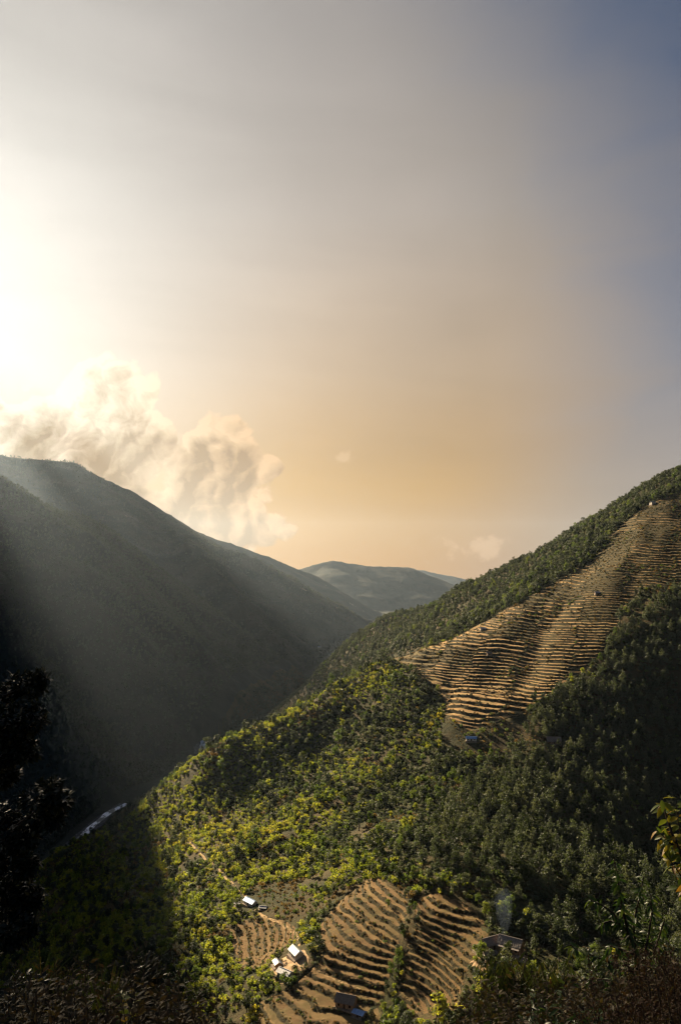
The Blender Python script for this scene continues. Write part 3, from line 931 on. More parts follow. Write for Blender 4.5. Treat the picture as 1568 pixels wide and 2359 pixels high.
PROTO = bpy.data.collections.new('plant_models')
LIB = {}
def proto(kind, mat, seed):
    """crown and trunk meshes for individual trees, and both joined for instances"""
    cr, tr = tree_parts(kind, seed)
    cm = mesh_np(kind + '_crown', cr[0], cr[1], [mat], False)
    tm = mesh_np(kind + '_trunk', tr[0], tr[1], [MAT_BARK], True)
    V, F = join([cr, tr])
    jm = mesh_np(kind + '_whole', V, F, [mat, MAT_BARK], None, np.r_[np.zeros(len(cr[1])), np.ones(len(tr[1]))])
    ob = bpy.data.objects.new(kind + '_model', jm)
    PROTO.objects.link(ob)
    return dict(crown=cm, trunk=tm, ob=ob)
for kind, mats, n in [('pine', [MAT_GREY, MAT_GREY, MAT_DARK], 2), ('broad', [MAT_GREEN, MAT_GREY, MAT_YELLOW, MAT_DARK], 3), ('bush', [MAT_YELLOW, MAT_GREEN, MAT_GREY, MAT_BROWN, MAT_DARK], 3), ('far', [MAT_FAR, MAT_FAR], 2)]:
    LIB[kind] = []
    for mi, mt in enumerate(mats):
        for q in range(n):
            LIB[kind].append(proto(kind, mt, 100 + 17 * len(LIB[kind]) + len(kind)))

def scatter(name, label, pts, rot, scale, which, protos):
    """one object that carries many uncountable plants as instances"""
    me = bpy.data.meshes.new(name)
    n = len(pts)
    me.vertices.add(n); me.vertices.foreach_set('co', np.asarray(pts, np.float32).ravel())
    for nm, arr, ty in (('rz', rot, 'FLOAT'), ('sc', scale, 'FLOAT'), ('which', which, 'INT')):
        at = me.attributes.new(nm, ty, 'POINT')
        at.data.foreach_set('value', np.asarray(arr, np.float32 if ty == 'FLOAT' else np.int32))
    o = link(name, me)
    ng = bpy.data.node_groups.new(name, 'GeometryNodeTree')
    ng.interface.new_socket('Geometry', in_out='INPUT', socket_type='NodeSocketGeometry')
    ng.interface.new_socket('Geometry', in_out='OUTPUT', socket_type='NodeSocketGeometry')
    N = ng.nodes; L = ng.links
    gi = N.new('NodeGroupInput'); go = N.new('NodeGroupOutput')
    jn = N.new('GeometryNodeJoinGeometry')
    g2i = N.new('GeometryNodeGeometryToInstance')
    for p in reversed(protos):
        oi = N.new('GeometryNodeObjectInfo'); oi.inputs['Object'].default_value = p['ob']; oi.inputs['As Instance'].default_value = True
        L.new(oi.outputs['Geometry'], g2i.inputs[0])
    def attr(nm, ty):
        a = N.new('GeometryNodeInputNamedAttribute'); a.data_type = ty; a.inputs['Name'].default_value = nm
        return a.outputs['Attribute']
    iop = N.new('GeometryNodeInstanceOnPoints')
    L.new(gi.outputs[0], iop.inputs['Points'])
    L.new(g2i.outputs[0], iop.inputs['Instance'])
    iop.inputs['Pick Instance'].default_value = True
    L.new(attr('which', 'INT'), iop.inputs['Instance Index'])
    cx = N.new('ShaderNodeCombineXYZ'); L.new(attr('rz', 'FLOAT'), cx.inputs[2])
    L.new(cx.outputs[0], iop.inputs['Rotation'])
    L.new(attr('sc', 'FLOAT'), iop.inputs['Scale'])
    L.new(iop.outputs[0], go.inputs[0])
    md = o.modifiers.new('scatter', 'NODES'); md.node_group = ng
    tag(o, label, None, None, 'stuff')
    return o

def jitter_grid(x0, x1, y0, y1, s, seed):
    rg = np.random.default_rng(seed)
    X, Y = np.meshgrid(np.arange(x0, x1, s), np.arange(y0, y1, s))
    X = X.ravel() + rg.uniform(-.5, .5, X.size) * s; Y = Y.ravel() + rg.uniform(-.5, .5, Y.size) * s
    k = (np.abs(X) < Y * 0.47 + 14)
    return X[k], Y[k]
def not_left(x, y, m=22):
    return x > np.interp(y, [p[1] for p in RIVER], [p[0] for p in RIVER]) + m

PINE_ZONE = [(1400,1500),(1360,1560),(1290,1600),(1225,1640),(1200,1690),(1290,1715),(1180,1730),(1100,1790),(1030,1850),(1000,1920),(960,1960),(985,2000),(1060,2030),(1180,2060),(1260,2120),(1400,2200),(1640,2200),(1640,1340),(1568,1365),(1490,1375),(1440,1440)]
DRY_ZONE = [(1020,1640),(1070,1690),(1215,1640),(1290,1715),(1200,1740),(1060,1740),(1010,1700)]
OPEN_A = [(575,2040),(640,2030),(720,2060),(725,2110),(690,2130),(600,2100)]     # scrubby ground by the blue hut
HOUSE_YARDS = [(575,2082,24),(680,2205,36),(648,2235,26),(800,2318,36),(1130,2185,36),(1172,2185,40),(1198,2215,22),(1085,1706,18),(1275,1712,22)]
PATH_PX = [[(432,1938),(490,1990),(545,2045),(568,2078)],[(586,2096),(640,2124),(684,2152),(690,2185)],[(700,2225),(740,2240),(785,2262),(830,2280)]]

def in_field(x, y):
    r = np.zeros(len(x), bool)
    for nm, (X, Y, Z, ins) in field_worlds.items():
        j = np.rint((y - Y[0, 0]) / (Y[1, 0] - Y[0, 0])).astype(int); i = np.rint((x - X[0, 0]) / (X[0, 1] - X[0, 0])).astype(int)
        ok = (j >= 0) & (j < X.shape[0]) & (i >= 0) & (i < X.shape[1])
        r[ok] |= ins[j[ok], i[ok]]
    return r
def clear_of(px, py, x, y):
    ok = ~in_field(x, y)
    for a, b, r in HOUSE_YARDS: ok &= ((px - a) ** 2 + ((py - b) * 1.5) ** 2) > r * r
    for ln in PATH_PX: ok &= polydist(px, py, ln, False) > 5
    return ok

# --- shrubs over the whole spur
x, y = jitter_grid(-430, 640, 250, 1160, 3.1, 5)
z = grid_z(x, y); px, py = project(x, y, z)
keep = not_left(x, y, 9) & clear_of(px, py, x, y) & (px > -40) & (px < 1610) & (py < 2420)
pine = inpoly(px, py, PINE_ZONE); dry = inpoly(px, py, DRY_ZONE); opn = inpoly(px, py, OPEN_A)
keep &= rng.random(len(x)) < np.where(pine, 0.45, np.where(dry, 0.7, np.where(opn, 0.85, 0.93)))
gapn = fbm(x, y, 26, 3, 91)
keep &= gapn < 0.27
x, y, z, px, py, pine, dry, opn = [a[keep] for a in (x, y, z, px, py, pine, dry, opn)]
n = len(x)
tone = fbm(x, y, 75, 3, 95) + rng.normal(0, 0.22, n) + np.clip((760 - px) / 900, -0.45, 0.4)
mat_i = np.where(tone > 0.05, 0, np.where(tone > -0.18, 1, 2))
mat_i = np.where(rng.random(n) < 0.13, 4, mat_i)
mat_i = np.where(pine, np.where(rng.random(n) < 0.6, 2, 1), mat_i)
mat_i = np.where(dry | opn, np.where(rng.random(n) < 0.7, 3, 1), mat_i)
brownish = fbm(x, y, 48, 2, 99) + rng.normal(0, .1, n) > 0.36
mat_i = np.where(brownish & ~pine, 3, mat_i)
which = mat_i * 3 + rng.integers(0, 3, n)
sc = rng.uniform(0.75, 1.75, n) * np.where(rng.random(n) < 0.14, 1.6, 1.0) * (0.95 + 0.75 * np.clip(fbm(x, y, 34, 2, 97), -.7, .7)) * np.where(dry | opn, 0.62, 1.0) * np.where(mat_i == 3, 0.75, 1.0)
scatter('hillside_shrubs', 'dense cover of yellow green and dark shrubs over the sunlit spur', np.c_[x, y, z], rng.uniform(0, 6.28, n), sc, which, LIB['bush'])
print('shrubs', n)
# --- tufts on the terrace risers
rp = np.concatenate([a for nm, a in riser_pts]); isup = np.concatenate([np.full(len(a), nm == 'upper') for nm, a in riser_pts])
n = len(rp)
which = np.where(isup, rng.choice([9, 10, 11, 12, 13, 14, 12, 13], n), rng.choice([3, 9, 10, 11, 12, 13, 14, 10, 11], n))
scatter('terrace_scrub', 'low dry scrub along the steps between the terraces', rp - np.array([0, 0, .2]), rng.uniform(0, 6.28, n), np.where(isup, rng.uniform(.4, 1.0, n), rng.uniform(.25, .62, n)), which, LIB['bush'])
print('tufts', n)
hp_ = np.concatenate([a for nm, a in hedge_pts]); hu_ = np.concatenate([np.full(len(a), nm == 'upper') for nm, a in hedge_pts])
n = len(hp_)
scatter('field_bushes', 'bushes along the borders of the terraced plots', hp_ - np.array([0, 0, .15]), rng.uniform(0, 6.28, n), np.where(hu_, rng.uniform(.5, 1.3, n), rng.uniform(.35, .95, n)), rng.choice([3, 4, 5, 6, 7, 9, 10, 11, 12, 13, 14], n), LIB['bush'])
print('hedge', n)

# --- trees: the ones that show largest are things of their own, the rest one mass
def visible(x, y, z):
    f = np.linspace(0.06, 0.985, 70)[:, None]
    g = grid_z(x * f, y * f)
    return (g < z * f + 0.5).all(0)
def tree_thing(name, label, group, cat, k, loc, rz, sc, cmesh, tmesh):
    r = empty(name, loc, rz); r.scale = (sc, sc, sc * random.uniform(.92, 1.12))
    tag(r, label, cat, group)
    link('crown', cmesh, r); link('trunk', tmesh, r)
    return r
ORD = ['first', 'second', 'third', 'fourth', 'fifth', 'sixth', 'seventh', 'eighth', 'ninth', 'tenth', 'eleventh', 'twelfth']
def name_trees(items, noun, places):
    """labels by size, colour, place and then order from the left; ITEMS are (px, py, size, tone)"""
    keys = []
    for px, py, s, tone in items:
        w = min(places, key=lambda p: (p[0] - px) ** 2 + ((p[1] - py) * 1.3) ** 2)[2]
        size = 'large' if s > 1.12 else 'small' if s < .72 else 'medium'
        keys.append(f'{size} {tone} {noun} {w}')
    out = [''] * len(items)
    def order(k, m):
        if len(m) > 9:
            m = sorted(m, key=lambda q: items[q][1]); h = len(m) // 3 + 1
            for nm, part in (('upper row', m[:h]), ('middle row', m[h:2 * h]), ('lower row', m[2 * h:])):
                for r, q in enumerate(sorted(part, key=lambda q: items[q][0])):
                    out[q] = f'{k}, {nm}, ' + ('leftmost' if r == 0 else 'rightmost' if r == len(part) - 1 else f'{ORD[min(r, 11)]} from left')
            return
        for r, q in enumerate(sorted(m, key=lambda q: items[q][0])):
            out[q] = k if len(m) == 1 else k + (', leftmost' if r == 0 else ', rightmost' if r == len(m) - 1 else f', {ORD[min(r, 11)]} from left')
    for k in set(keys):
        order(k, [q for q in range(len(keys)) if keys[q] == k])
    return out
def forest(name, noun, group, stuff_name, stuff_label, x, y, sc, kind, which, limit, places, tones):
    z = grid_z(x, y); px, py = project(x, y, z)
    vis = visible(x, y, z + 5) & (px > 4) & (px < 1564) & (py < 2350)
    score = np.where(vis, sc / y, -1)
    order = np.argsort(-score)
    first = order[:limit]; first = first[score[first] > 0]
    rest = np.setdiff1d(np.arange(len(x)), first)
    labels = name_trees([(px[i], py[i], sc[i], tones[which[i]]) for i in first], noun, places)
    for i, lb in zip(first, labels):
        p = LIB[kind][which[i]]
        tree_thing(name, lb, group, 'tree', kind, (x[i], y[i], z[i]), random.uniform(0, 6.28), sc[i], p['crown'], p['trunk'])
    scatter(stuff_name, stuff_label, np.c_[x, y, z][rest], rng.uniform(0, 6.28, len(rest)), sc[rest], which[rest], LIB[kind])
    print(name, len(first), len(rest))
PINE_PLACES = [(1150,2050,'above the farm'), (1060,2010,'above the right terraces'), (1230,2110,'right of the farm'), (1330,2150,'behind the slender tree'), (1450,2180,'low in the right corner'), (1020,1940,'at the stand left end'), (1120,1900,'low in the stand middle'), (1240,1960,'up the slope from the farm'), (1350,2030,'above the slender tree'), (1480,2050,'below the yellowing leaves'),
 (1110,1820,'at the stand upper edge'), (1230,1840,'in the stand middle'), (1350,1880,'on the rim of the gully'), (1480,1880,'inside the dark gully'), (1200,1750,'below the brown thatched hut'), (1330,1760,'right of the brown thatched hut'), (1450,1720,'high in the dark gully'), (1350,1620,'at the top of the stand')]
SPUR_PLACES = [(430,1780,'at the tip of the spur'), (400,1880,'on the spur left edge'), (520,1760,'along the left crest'), (480,1900,'above the ridge path'), (470,2020,'below the ridge path'), (600,1720,'on the middle crest'), (620,1850,'in the middle of the spur'), (600,1980,'above the blue roofed hut'), (480,2150,'left of the small terraces'), (540,2260,'left of the white house'), (500,2340,'at the bottom beside the thicket'), (700,2060,'between the hut and the terraces'),
 (720,1660,'below the crest'), (760,1780,'on the upper spur'), (760,1920,'above the middle terraces'), (850,1600,'left of the upper terraces'), (900,1720,'below the upper terraces'), (920,1850,'between both terrace slopes'), (900,1980,'just above the middle terraces'), (1000,1780,'beside the dry scrub'), (330,2000,'on the shaded flank'), (250,2100,'deep on the shaded flank'), (350,2150,'low on the shaded flank'), (1080,2320,'below the right terraces'), (1200,2280,'below the farm')]
x, y = jitter_grid(-60, 620, 270, 1060, 6.6, 31)
px, py = project(x, y, grid_z(x, y))
d = fbm(x, y, 60, 3, 130)
k = inpoly(px, py, PINE_ZONE) & clear_of(px, py, x, y) & (d > -0.42) & (rng.random(len(x)) < 0.86) & not_left(x, y)
x, y = x[k], y[k]
forest('pine_tree', 'pointed tree', 'conical trees of the dense stand', 'pine_wood', 'dense stand of grey green pointed trees that runs up into the shaded gully', x, y, rng.uniform(.65, 1.45, len(x)) * np.where(rng.random(len(x)) < .2, .6, 1.0), 'pine', rng.integers(0, 6, len(x)), 300, PINE_PLACES, ['grey green'] * 4 + ['dark green'] * 2)

x, y = jitter_grid(-380, 620, 270, 1130, 7.6, 37)
z = grid_z(x, y); px, py = project(x, y, z)
d = fbm(x, y, 70, 3, 140)
k = ~inpoly(px, py, PINE_ZONE) & clear_of(px, py, x, y) & ~inpoly(px, py, DRY_ZONE) & ~inpoly(px, py, OPEN_A) & not_left(x, y, 30) & (py < 2400) & (px > -30)
crest_line = [(330,1862),(430,1752),(560,1690),(700,1616),(900,1522),(1050,1462),(1180,1402),(1300,1337),(1430,1244),(1568,1149)]
behind = py < np.interp(px, [p[0] for p in crest_line], [p[1] for p in crest_line]) + 4
shaded_flank = (px < 440) & (py > 1900)
prob = np.where(behind, 0.9, np.where(shaded_flank, 0.55, np.clip(0.34 + d * 1.0 + (px - 500) / 1300, 0.06, 0.85)))
k &= rng.random(len(x)) < prob
x, y, behind = x[k], y[k], behind[k]
wsel = np.where(behind, rng.choice([0, 1, 2, 9, 10, 11, 3], len(x)), rng.choice([0, 1, 2, 3, 4, 5, 3, 4, 5, 6, 9, 10, 11, 9, 10], len(x)))
forest('broadleaf_tree', 'bushy tree', 'bushy trees scattered over the spur', 'mixed_wood', 'mixed green trees over the spur and the wooded slope behind its crest', x, y, rng.uniform(.55, 1.35, len(x)) * np.where(rng.random(len(x)) < .14, 1.55, 1.0), 'broad', wsel, 280, SPUR_PLACES, ['green'] * 3 + ['grey green'] * 3 + ['yellow green'] * 3 + ['dark'] * 3)

# --- wooded slope behind the crest, up to the skyline
x, y = jitter_grid(-60, 900, 960, 2300, 7.5, 43)
z = grid_z(x, y); px, py = project(x, y, z)
k = not_left(x, y, 40) & ((py < np.interp(px, [p[0] for p in crest_line], [p[1] for p in crest_line]) + 6) | (y > 1130)) & ~inpoly(px, py, UPPER) & (rng.random(len(x)) < 0.85)
k &= visible(x, y, z + 14)
x, y, z = x[k], y[k], z[k]; n = len(x)
scatter('ridge_wood', 'dark green wood on the slope behind the terraces', np.c_[x, y, z], rng.uniform(0, 6.28, n), rng.uniform(.8, 1.9, n) * (1 + .5 * fbm(x, y, 60, 2, 207)), rng.choice([0, 3, 4, 5, 3, 9, 10, 11], n), LIB['broad'])
print('ridge', n)
# --- woods along the valley bottom beyond the spur
x, y = jitter_grid(-420, 700, 1050, 3600, 11.0, 53)
z = grid_z(x, y); px, py = project(x, y, z)
k = not_left(x, y, 14 ) & (px < 1000) & (np.abs(x - np.interp(y, [p[1] for p in RIVER], [p[0] for p in RIVER])) > np.where(y < 1870, 14, 0))
k &= visible(x, y, z + 14)
x, y, z = x[k], y[k], z[k]; n = len(x)
scatter('valley_wood', 'dark wood along the valley bottom beyond the spur', np.c_[x, y, z], rng.uniform(0, 6.28, n), rng.uniform(.6, 1.2, n), rng.integers(0, 4, n), LIB['far'])
# --- forest on the mountain across the river
x, y = np.concatenate([jitter_grid(-1900, 100, 900, 2700, 8.5, 47), jitter_grid(-2600, 100, 2700, 5000, 20.0, 48)], 1)
z = grid_z(x, y); px, py = project(x, y, z)
k = (x < np.interp(y, [p[1] for p in RIVER], [p[0] for p in RIVER]) - 30) & (px > -30) & (px < 900) & (rng.random(len(x)) < 0.8)
k &= visible(x, y, z + 12)
x, y, z = x[k], y[k], z[k]; n = len(x)
scatter('mountain_forest', 'dark forest over the mountain across the river', np.c_[x, y, z], rng.uniform(0, 6.28, n), rng.uniform(.6, 1.35, n) * np.where(y > 2700, 1.35, 1.0) * np.where(rng.random(n) < .06, 1.5, 1.0), rng.integers(0, 4, n), LIB['far'])
print('mountain', n)
# ------------------------------------------------------------------ houses and huts
def plain(name, a, b, scale, rough=0.9, spec=0.15, bmp=0.0, metal=0.0):
    m, n, out = material(name)
    tcn = n.new('ShaderNodeTexCoord')
    f = n.noise(tcn.outputs['Object'], scale, 5, 0.65)
    d = bsdf(n, n.mix(n.smooth(f, 0.35, 0.68), c4(*a), c4(*b)), rough, spec)
    d.inputs['Metallic'].default_value = metal
    if bmp: bump(n, d, f, bmp, 0.7)
    m.node_tree.links.new(d.outputs[0], out.inputs[0])
    return m
M_WHITE = plain('whitewashed_wall', (.50, .45, .38), (.72, .67, .58), 1.2)
M_STONE = plain('stone_wall', (.16, .12, .09), (.32, .26, .20), 1.6, bmp=.1)
M_MUD = plain('mud_wall', (.24, .15, .09), (.36, .24, .15), 1.0)
M_TIN = plain('grey_tin', (.26, .27, .285), (.46, .47, .48), .7, .55, .4, 0, .12)
M_BLUE = plain('blue_tin', (.16, .30, .56), (.26, .42, .70), .7, .5, .4, 0, .12)
M_THATCH = plain('grey_thatch', (.12, .10, .085), (.24, .20, .17), 2.5, bmp=.1)
M_SLATE = plain('slate', (.13, .115, .11), (.25, .22, .20), 2.0, .8, .2, .05)
M_WOOD = plain('dark_wood', (.05, .032, .022), (.10, .065, .04), 3.0)
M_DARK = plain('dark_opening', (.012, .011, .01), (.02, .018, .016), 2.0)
M_YARD = plain('trodden_yard', (.26, .17, .09), (.42, .29, .16), .5)

def box(x0, x1, y0, y1, z0, z1):
    V = np.array([(x, y, z) for z in (z0, z1) for y in (y0, y1) for x in (x0, x1)], float)
    return V, np.array([(0,2,3,1),(4,5,7,6),(0,1,5,4),(2,6,7,3),(0,4,6,2),(1,3,7,5)])
def house(name, label, px, py, rz, L, Wd, hw, roof_h, wall_m, roof_m, roof='tin', storeys=1, veranda=False, group=None, cat='house', windows=2, loc=None):
    p = loc or march(px, py)
    z = surf_z(p[0], p[1])
    r = empty(name, (p[0], p[1], z + 0.15), rz)
    tag(r, label, cat, group)
    l, w = L / 2, Wd / 2
    # walls with gable ends, one closed shell
    V = [(-l,-w,-1.6),(l,-w,-1.6),(l,w,-1.6),(-l,w,-1.6),(-l,-w,hw),(l,-w,hw),(l,w,hw),(-l,w,hw),(-l,0,hw+roof_h-.12),(l,0,hw+roof_h-.12)]
    me = bpy.data.meshes.new('wall')
    me.from_pydata(V, [], [(3,2,1,0),(0,1,5,4),(2,3,7,6),(1,2,6,9,5),(3,0,4,8,7),(4,5,9,8),(6,7,8,9)])
    me.materials.append(wall_m); link('wall', me, r)
    # two roof slopes with ribs of their own thickness
    oh = 0.55; run = w + oh; drop = roof_h * run / w
    th = 0.28 if roof == 'thatch' else 0.06
    for sgn in (-1, 1):
        nseg = max(8, int(L / 0.45))
        xs = np.linspace(-l - .45, l + .45, nseg * 2 + 1)
        rows = 7 if roof != 'tin' else 3
        ts = np.linspace(0, 1, rows)
        VV = []
        for t in ts:
            for i, x in enumerate(xs):
                rib = (0.05 if i % 2 else 0.0) if roof == 'tin' else random.uniform(0, .09) + (0.05 if roof == 'slate' else 0) * (t * 6 % 1)
                sag = -0.10 * math.sin(math.pi * (x + l) / L) if roof != 'tin' else 0
                VV.append((x, sgn * run * t, hw + roof_h - drop * t + th + rib + sag))
        top = np.array(VV); bot = top.copy(); bot[:, 2] = np.array([hw + roof_h - drop * (k // len(xs)) / (rows - 1) for k in range(len(top))])
        m_ = len(xs); i = np.arange(m_ * rows).reshape(rows, m_); o = m_ * rows
        F = [np.c_[i[:-1,:-1].ravel(), i[:-1,1:].ravel(), i[1:,1:].ravel(), i[1:,:-1].ravel()]]
        F.append(F[0][:, ::-1] + o)
        e = np.concatenate([i[-1, :], ]); F.append(np.c_[e[:-1], e[1:], e[1:] + o, e[:-1] + o])
        for col in (i[:, 0], i[:, -1]): F.append(np.c_[col[:-1], col[1:], col[1:] + o, col[:-1] + o])
        link('roof', mesh_np('roof', np.concatenate([top, bot]), np.concatenate(F), [roof_m], False), r)
    V, F = box(-l - .45, l + .45, -.14, .14, hw + roof_h + th - .04, hw + roof_h + th + .12)
    link('roof_ridge', mesh_np('roof_ridge', V, F, [roof_m]), r)
    # door and windows on the long side that looks down the valley, and one in the gable
    def opening(nm, x0, x1, z0, z1, y, out):
        V1, F1 = box(x0, x1, y - .04, y + .04, z0, z1)
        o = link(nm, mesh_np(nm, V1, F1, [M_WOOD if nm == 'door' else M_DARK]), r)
        fr = [box(x0 - .1, x0, y - .07, y + .07, z0 - .1, z1 + .1), box(x1, x1 + .1, y - .07, y + .07, z0 - .1, z1 + .1), box(x0, x1, y - .07, y + .07, z1, z1 + .1)]
        if nm == 'window': fr += [box(x0, x1, y - .07, y + .07, z0 - .1, z0), box((x0 + x1) / 2 - .04, (x0 + x1) / 2 + .04, y - .06, y + .06, z0, z1)]
        Vf, Ff = join(fr)
        link('frame', mesh_np('frame', Vf, Ff, [M_WOOD]), o)
    opening('door', -.45, .45, 0.05, min(1.9, hw - .25), -w, -1)
    for q in range(windows):
        xx = -l * .62 + q * (L * .62) / max(1, windows - 1) if windows > 1 else l * .5
        opening('window', xx - .4, xx + .4, min(.9, hw * .4), min(1.75, hw - .25), -w, -1)
        if storeys > 1: opening('window', xx - .4, xx + .4, hw - 1.3, hw - .35, -w, -1)
    V, F = box(-l - .5, l + .5, -w - 1.1, w + .5, -1.9, -.02)
    link('plinth', mesh_np('plinth', V, F, [M_STONE]), r)
    if veranda:
        V, F = box(-l, l, -w - 1.9, -w - .1, hw - .62, hw - .50)
        V[:4, 2] -= 0; V[[0,1,4,5], 2] -= .45
        link('veranda_roof', mesh_np('veranda_roof', V, F, [roof_m]), r)
        for q in range(4):
            xx = -l + .15 + q * (L - .3) / 3
            V, F = box(xx - .07, xx + .07, -w - 1.75, -w - 1.61, -.02, hw - .95)
            link('post', mesh_np('post', V, F, [M_WOOD]), r)
    return r

house('hut', 'long hut with a bright blue tin roof at the end of the ridge path', 577, 2084, R(-46), 8.6, 4.0, 2.1, 1.3, M_WHITE, M_BLUE, windows=3)
house('shed', 'small white shed beside the upper end of the blue roofed hut', 549, 2087, R(-30), 3.4, 2.6, 1.7, .7, M_WHITE, M_TIN, windows=1, cat='shed')
house('shelter', 'low grey roofed lean-to in the scrub right of the blue roofed hut', 606, 2094, R(-10), 4.2, 2.6, 1.0, .5, M_STONE, M_TIN, windows=1, cat='shed')
house('house', 'white house with a pale tin roof standing above the two smaller buildings of its yard', 682, 2204, R(-62), 7.8, 4.4, 2.6, 1.6, M_WHITE, M_TIN, windows=3)
house('shed', 'small blue grey tin roofed shed under the dark tree left of the white house', 639, 2226, R(-70), 4.6, 3.2, 1.9, .9, M_MUD, M_TIN, windows=1, cat='shed')
house('house', 'pale tin roofed house below the white house at the yard edge', 657, 2250, R(-38), 7.2, 4.0, 2.2, 1.2, M_WHITE, M_TIN, windows=2)
house('house', 'old house with a ragged grey thatched roof low in the middle terraces', 797, 2316, R(-20), 8.5, 5.6, 2.6, 2.1, M_MUD, M_THATCH, 'thatch', windows=2)
house('shed', 'low shed with a blue tin sheet roof beside the ragged thatched house', 827, 2340, R(-32), 5.0, 3.0, 1.7, .6, M_STONE, M_BLUE, windows=1, cat='shed')
house('house', 'farmhouse with a grey slate roof and open front beside the smoke', 1130, 2184, R(28), 8.6, 5.2, 2.9, 2.0, M_STONE, M_SLATE, 'slate', windows=2)
house('house', 'largest farmhouse with a grey slate roof and lean-to veranda right of the smoke', 1176, 2190, R(-32), 10.5, 5.6, 3.6, 2.2, M_MUD, M_SLATE, 'slate', storeys=2, veranda=True, windows=3)
house('shed', 'low pale roofed byre in front of the farm yard', 1128, 2206, R(12), 5.6, 3.4, 1.6, .8, M_WHITE, M_THATCH, 'thatch', windows=1, cat='shed')
house('shed', 'small shed with a weathered roof below the veranda farmhouse', 1200, 2222, R(-34), 5.0, 3.2, 1.8, .9, M_MUD, M_THATCH, 'thatch', windows=1, cat='shed')
house('shed', 'small thatched store at the left end of the farm yard', 1104, 2190, R(20), 4.6, 3.0, 1.5, .9, M_MUD, M_THATCH, 'thatch', windows=1, cat='shed')
house('hut', 'small hut with a pale blue roof alone in the dry scrub below the upper terraces', 1085, 1706, R(-8), 8.5, 4.2, 2.0, 1.2, M_WHITE, M_BLUE, windows=2)
house('hut', 'brown thatched hut at the edge of the dense tree stand', 1275, 1712, R(-10), 11.0, 6.0, 2.6, 2.2, M_MUD, M_THATCH, 'thatch', veranda=True, windows=2)
house('hut', 'tiny white walled hut high on the terraces near the skyline', 1502, 1163, R(20), 7.0, 5.0, 3.2, 1.2, M_WHITE, M_TIN, windows=1)
house('hut', 'small hut with a tin roof on the left edge of the upper terraces', 1112, 1452, R(-5), 6.0, 3.6, 1.8, 1.0, M_WHITE, M_TIN, windows=1)
house('hut', 'small dark thatched hut in the middle of the upper terraces', 1126, 1508, R(5), 5.0, 3.4, 1.5, 1.0, M_MUD, M_THATCH, 'thatch', windows=1)
house('hut', 'small grey roofed hut on the right side of the upper terraces', 1375, 1368, R(-6), 5.2, 3.6, 1.5, 1.0, M_STONE, M_TIN, windows=1)
house('house', 'long pale house among the trees on the skyline at the right edge', 1557, 1093, R(8), 11.0, 5.0, 2.8, 1.5, M_WHITE, M_TIN, windows=3, loc=(pt(1557, 1093, 1225)))
house('hut', 'tiny tin roofed hut on the far mountain slope across the river', 735, 1492, R(10), 16.0, 9.0, 4.0, 3.0, M_WHITE, M_TIN, windows=1)

# trodden yard round the white house and the farm
def yard(px, py, rx, ry, label, seed):
    p = march(px, py)
    if not p: return
    V = [(p[0], p[1], surf_z(p[0], p[1]) + .35)]
    for rr in (0.35, 0.7, 1.0):
        for k in range(40):
            a = 2 * math.pi * k / 40
            q = rr * (1 + .3 * perlin(np.array([math.cos(a) * 1.3 + seed]), np.array([math.sin(a) * 1.3]), seed)[0])
            x, y = p[0] + math.cos(a) * rx * q, p[1] + math.sin(a) * ry * q
            V.append((x, y, surf_z(x, y) + (.3 if rr < 1 else -.1)))
    F = [(0, 1 + k, 1 + (k + 1) % 40, 1 + (k + 1) % 40) for k in range(40)]
    me = bpy.data.meshes.new('farmyard')
    fs = [(0, 1 + k, 1 + (k + 1) % 40) for k in range(40)]
    for j in range(2):
        a, b = 1 + j * 40, 41 + j * 40
        fs += [(a + k, b + k, b + (k + 1) % 40, a + (k + 1) % 40) for k in range(40)]
    me.from_pydata(V, [], fs); me.materials.append(M_YARD)
    tag(link('farmyard', me), label, None, None, 'structure')
yard(668, 2226, 11, 13, 'bare trodden yard between the white house and the lower house', 3)
yard(1150, 2204, 14, 10, 'bare trodden yard between the two slate roofed farmhouses', 5)

# ------------------------------------------------------------------ trees that can be told apart
def big_tree(px, py, sc, mi, label, kind='broad', D=None, cat='tree', name='tree', group=None):
    if D: p = pt(px, py, D)
    else: p = march(px, py)
    if not p: return
    n_ = dict(broad=3, pine=2, bush=3)[kind]
    pr = LIB[kind][mi * n_ + random.randrange(n_)]
    tree_thing(name, label, group, cat, kind, (p[0], p[1], surf_z(p[0], p[1]) - .2), random.uniform(0, 6.28), sc, pr['crown'], pr['trunk'])
big_tree(640, 2216, .95, 3, 'dark round tree shading the small shed by the white house')
big_tree(733, 2180, .80, 3, 'dark round tree alone at the top of the terraces right of the white house')
big_tree(757, 2098, .85, 1, 'grey leaved round tree at the upper left corner of the middle terraces')
big_tree(528, 2104, .75, 3, 'dark tree left of the small terraces below the blue roofed hut')
big_tree(893, 2090, .60, 0, 'small bush tree on the upper terraces left of the hedge')
big_tree(935, 2068, .75, 1, 'grey tree at the top of the hedge between the two terrace fields')
big_tree(955, 2100, .70, 0, 'green tree in the hedge between the fields, below its topmost grey tree')
big_tree(962, 2128, .80, 3, 'dark tree in the bend of the hedge between the two terrace fields')
big_tree(930, 2165, .70, 0, 'green tree half way down the hedge between the terrace fields')
big_tree(918, 2195, .60, 3, 'dark tree in the lower half of the hedge between the terrace fields')
big_tree(898, 2250, .85, 0, 'leafy green tree in the lower end of the hedge')
big_tree(890, 2285, .70, 3, 'dark tree at the foot of the hedge above the ragged thatched house')
big_tree(855, 2345, .85, 1, 'pale grey leaved tree right of the blue tin shed at the bottom')
big_tree(880, 2320, .55, 1, 'small pale bush tree behind the tree by the blue tin shed')
big_tree(1137, 2110, 1.25, 1, 'large grey green tree above the slate roofed farmhouses')
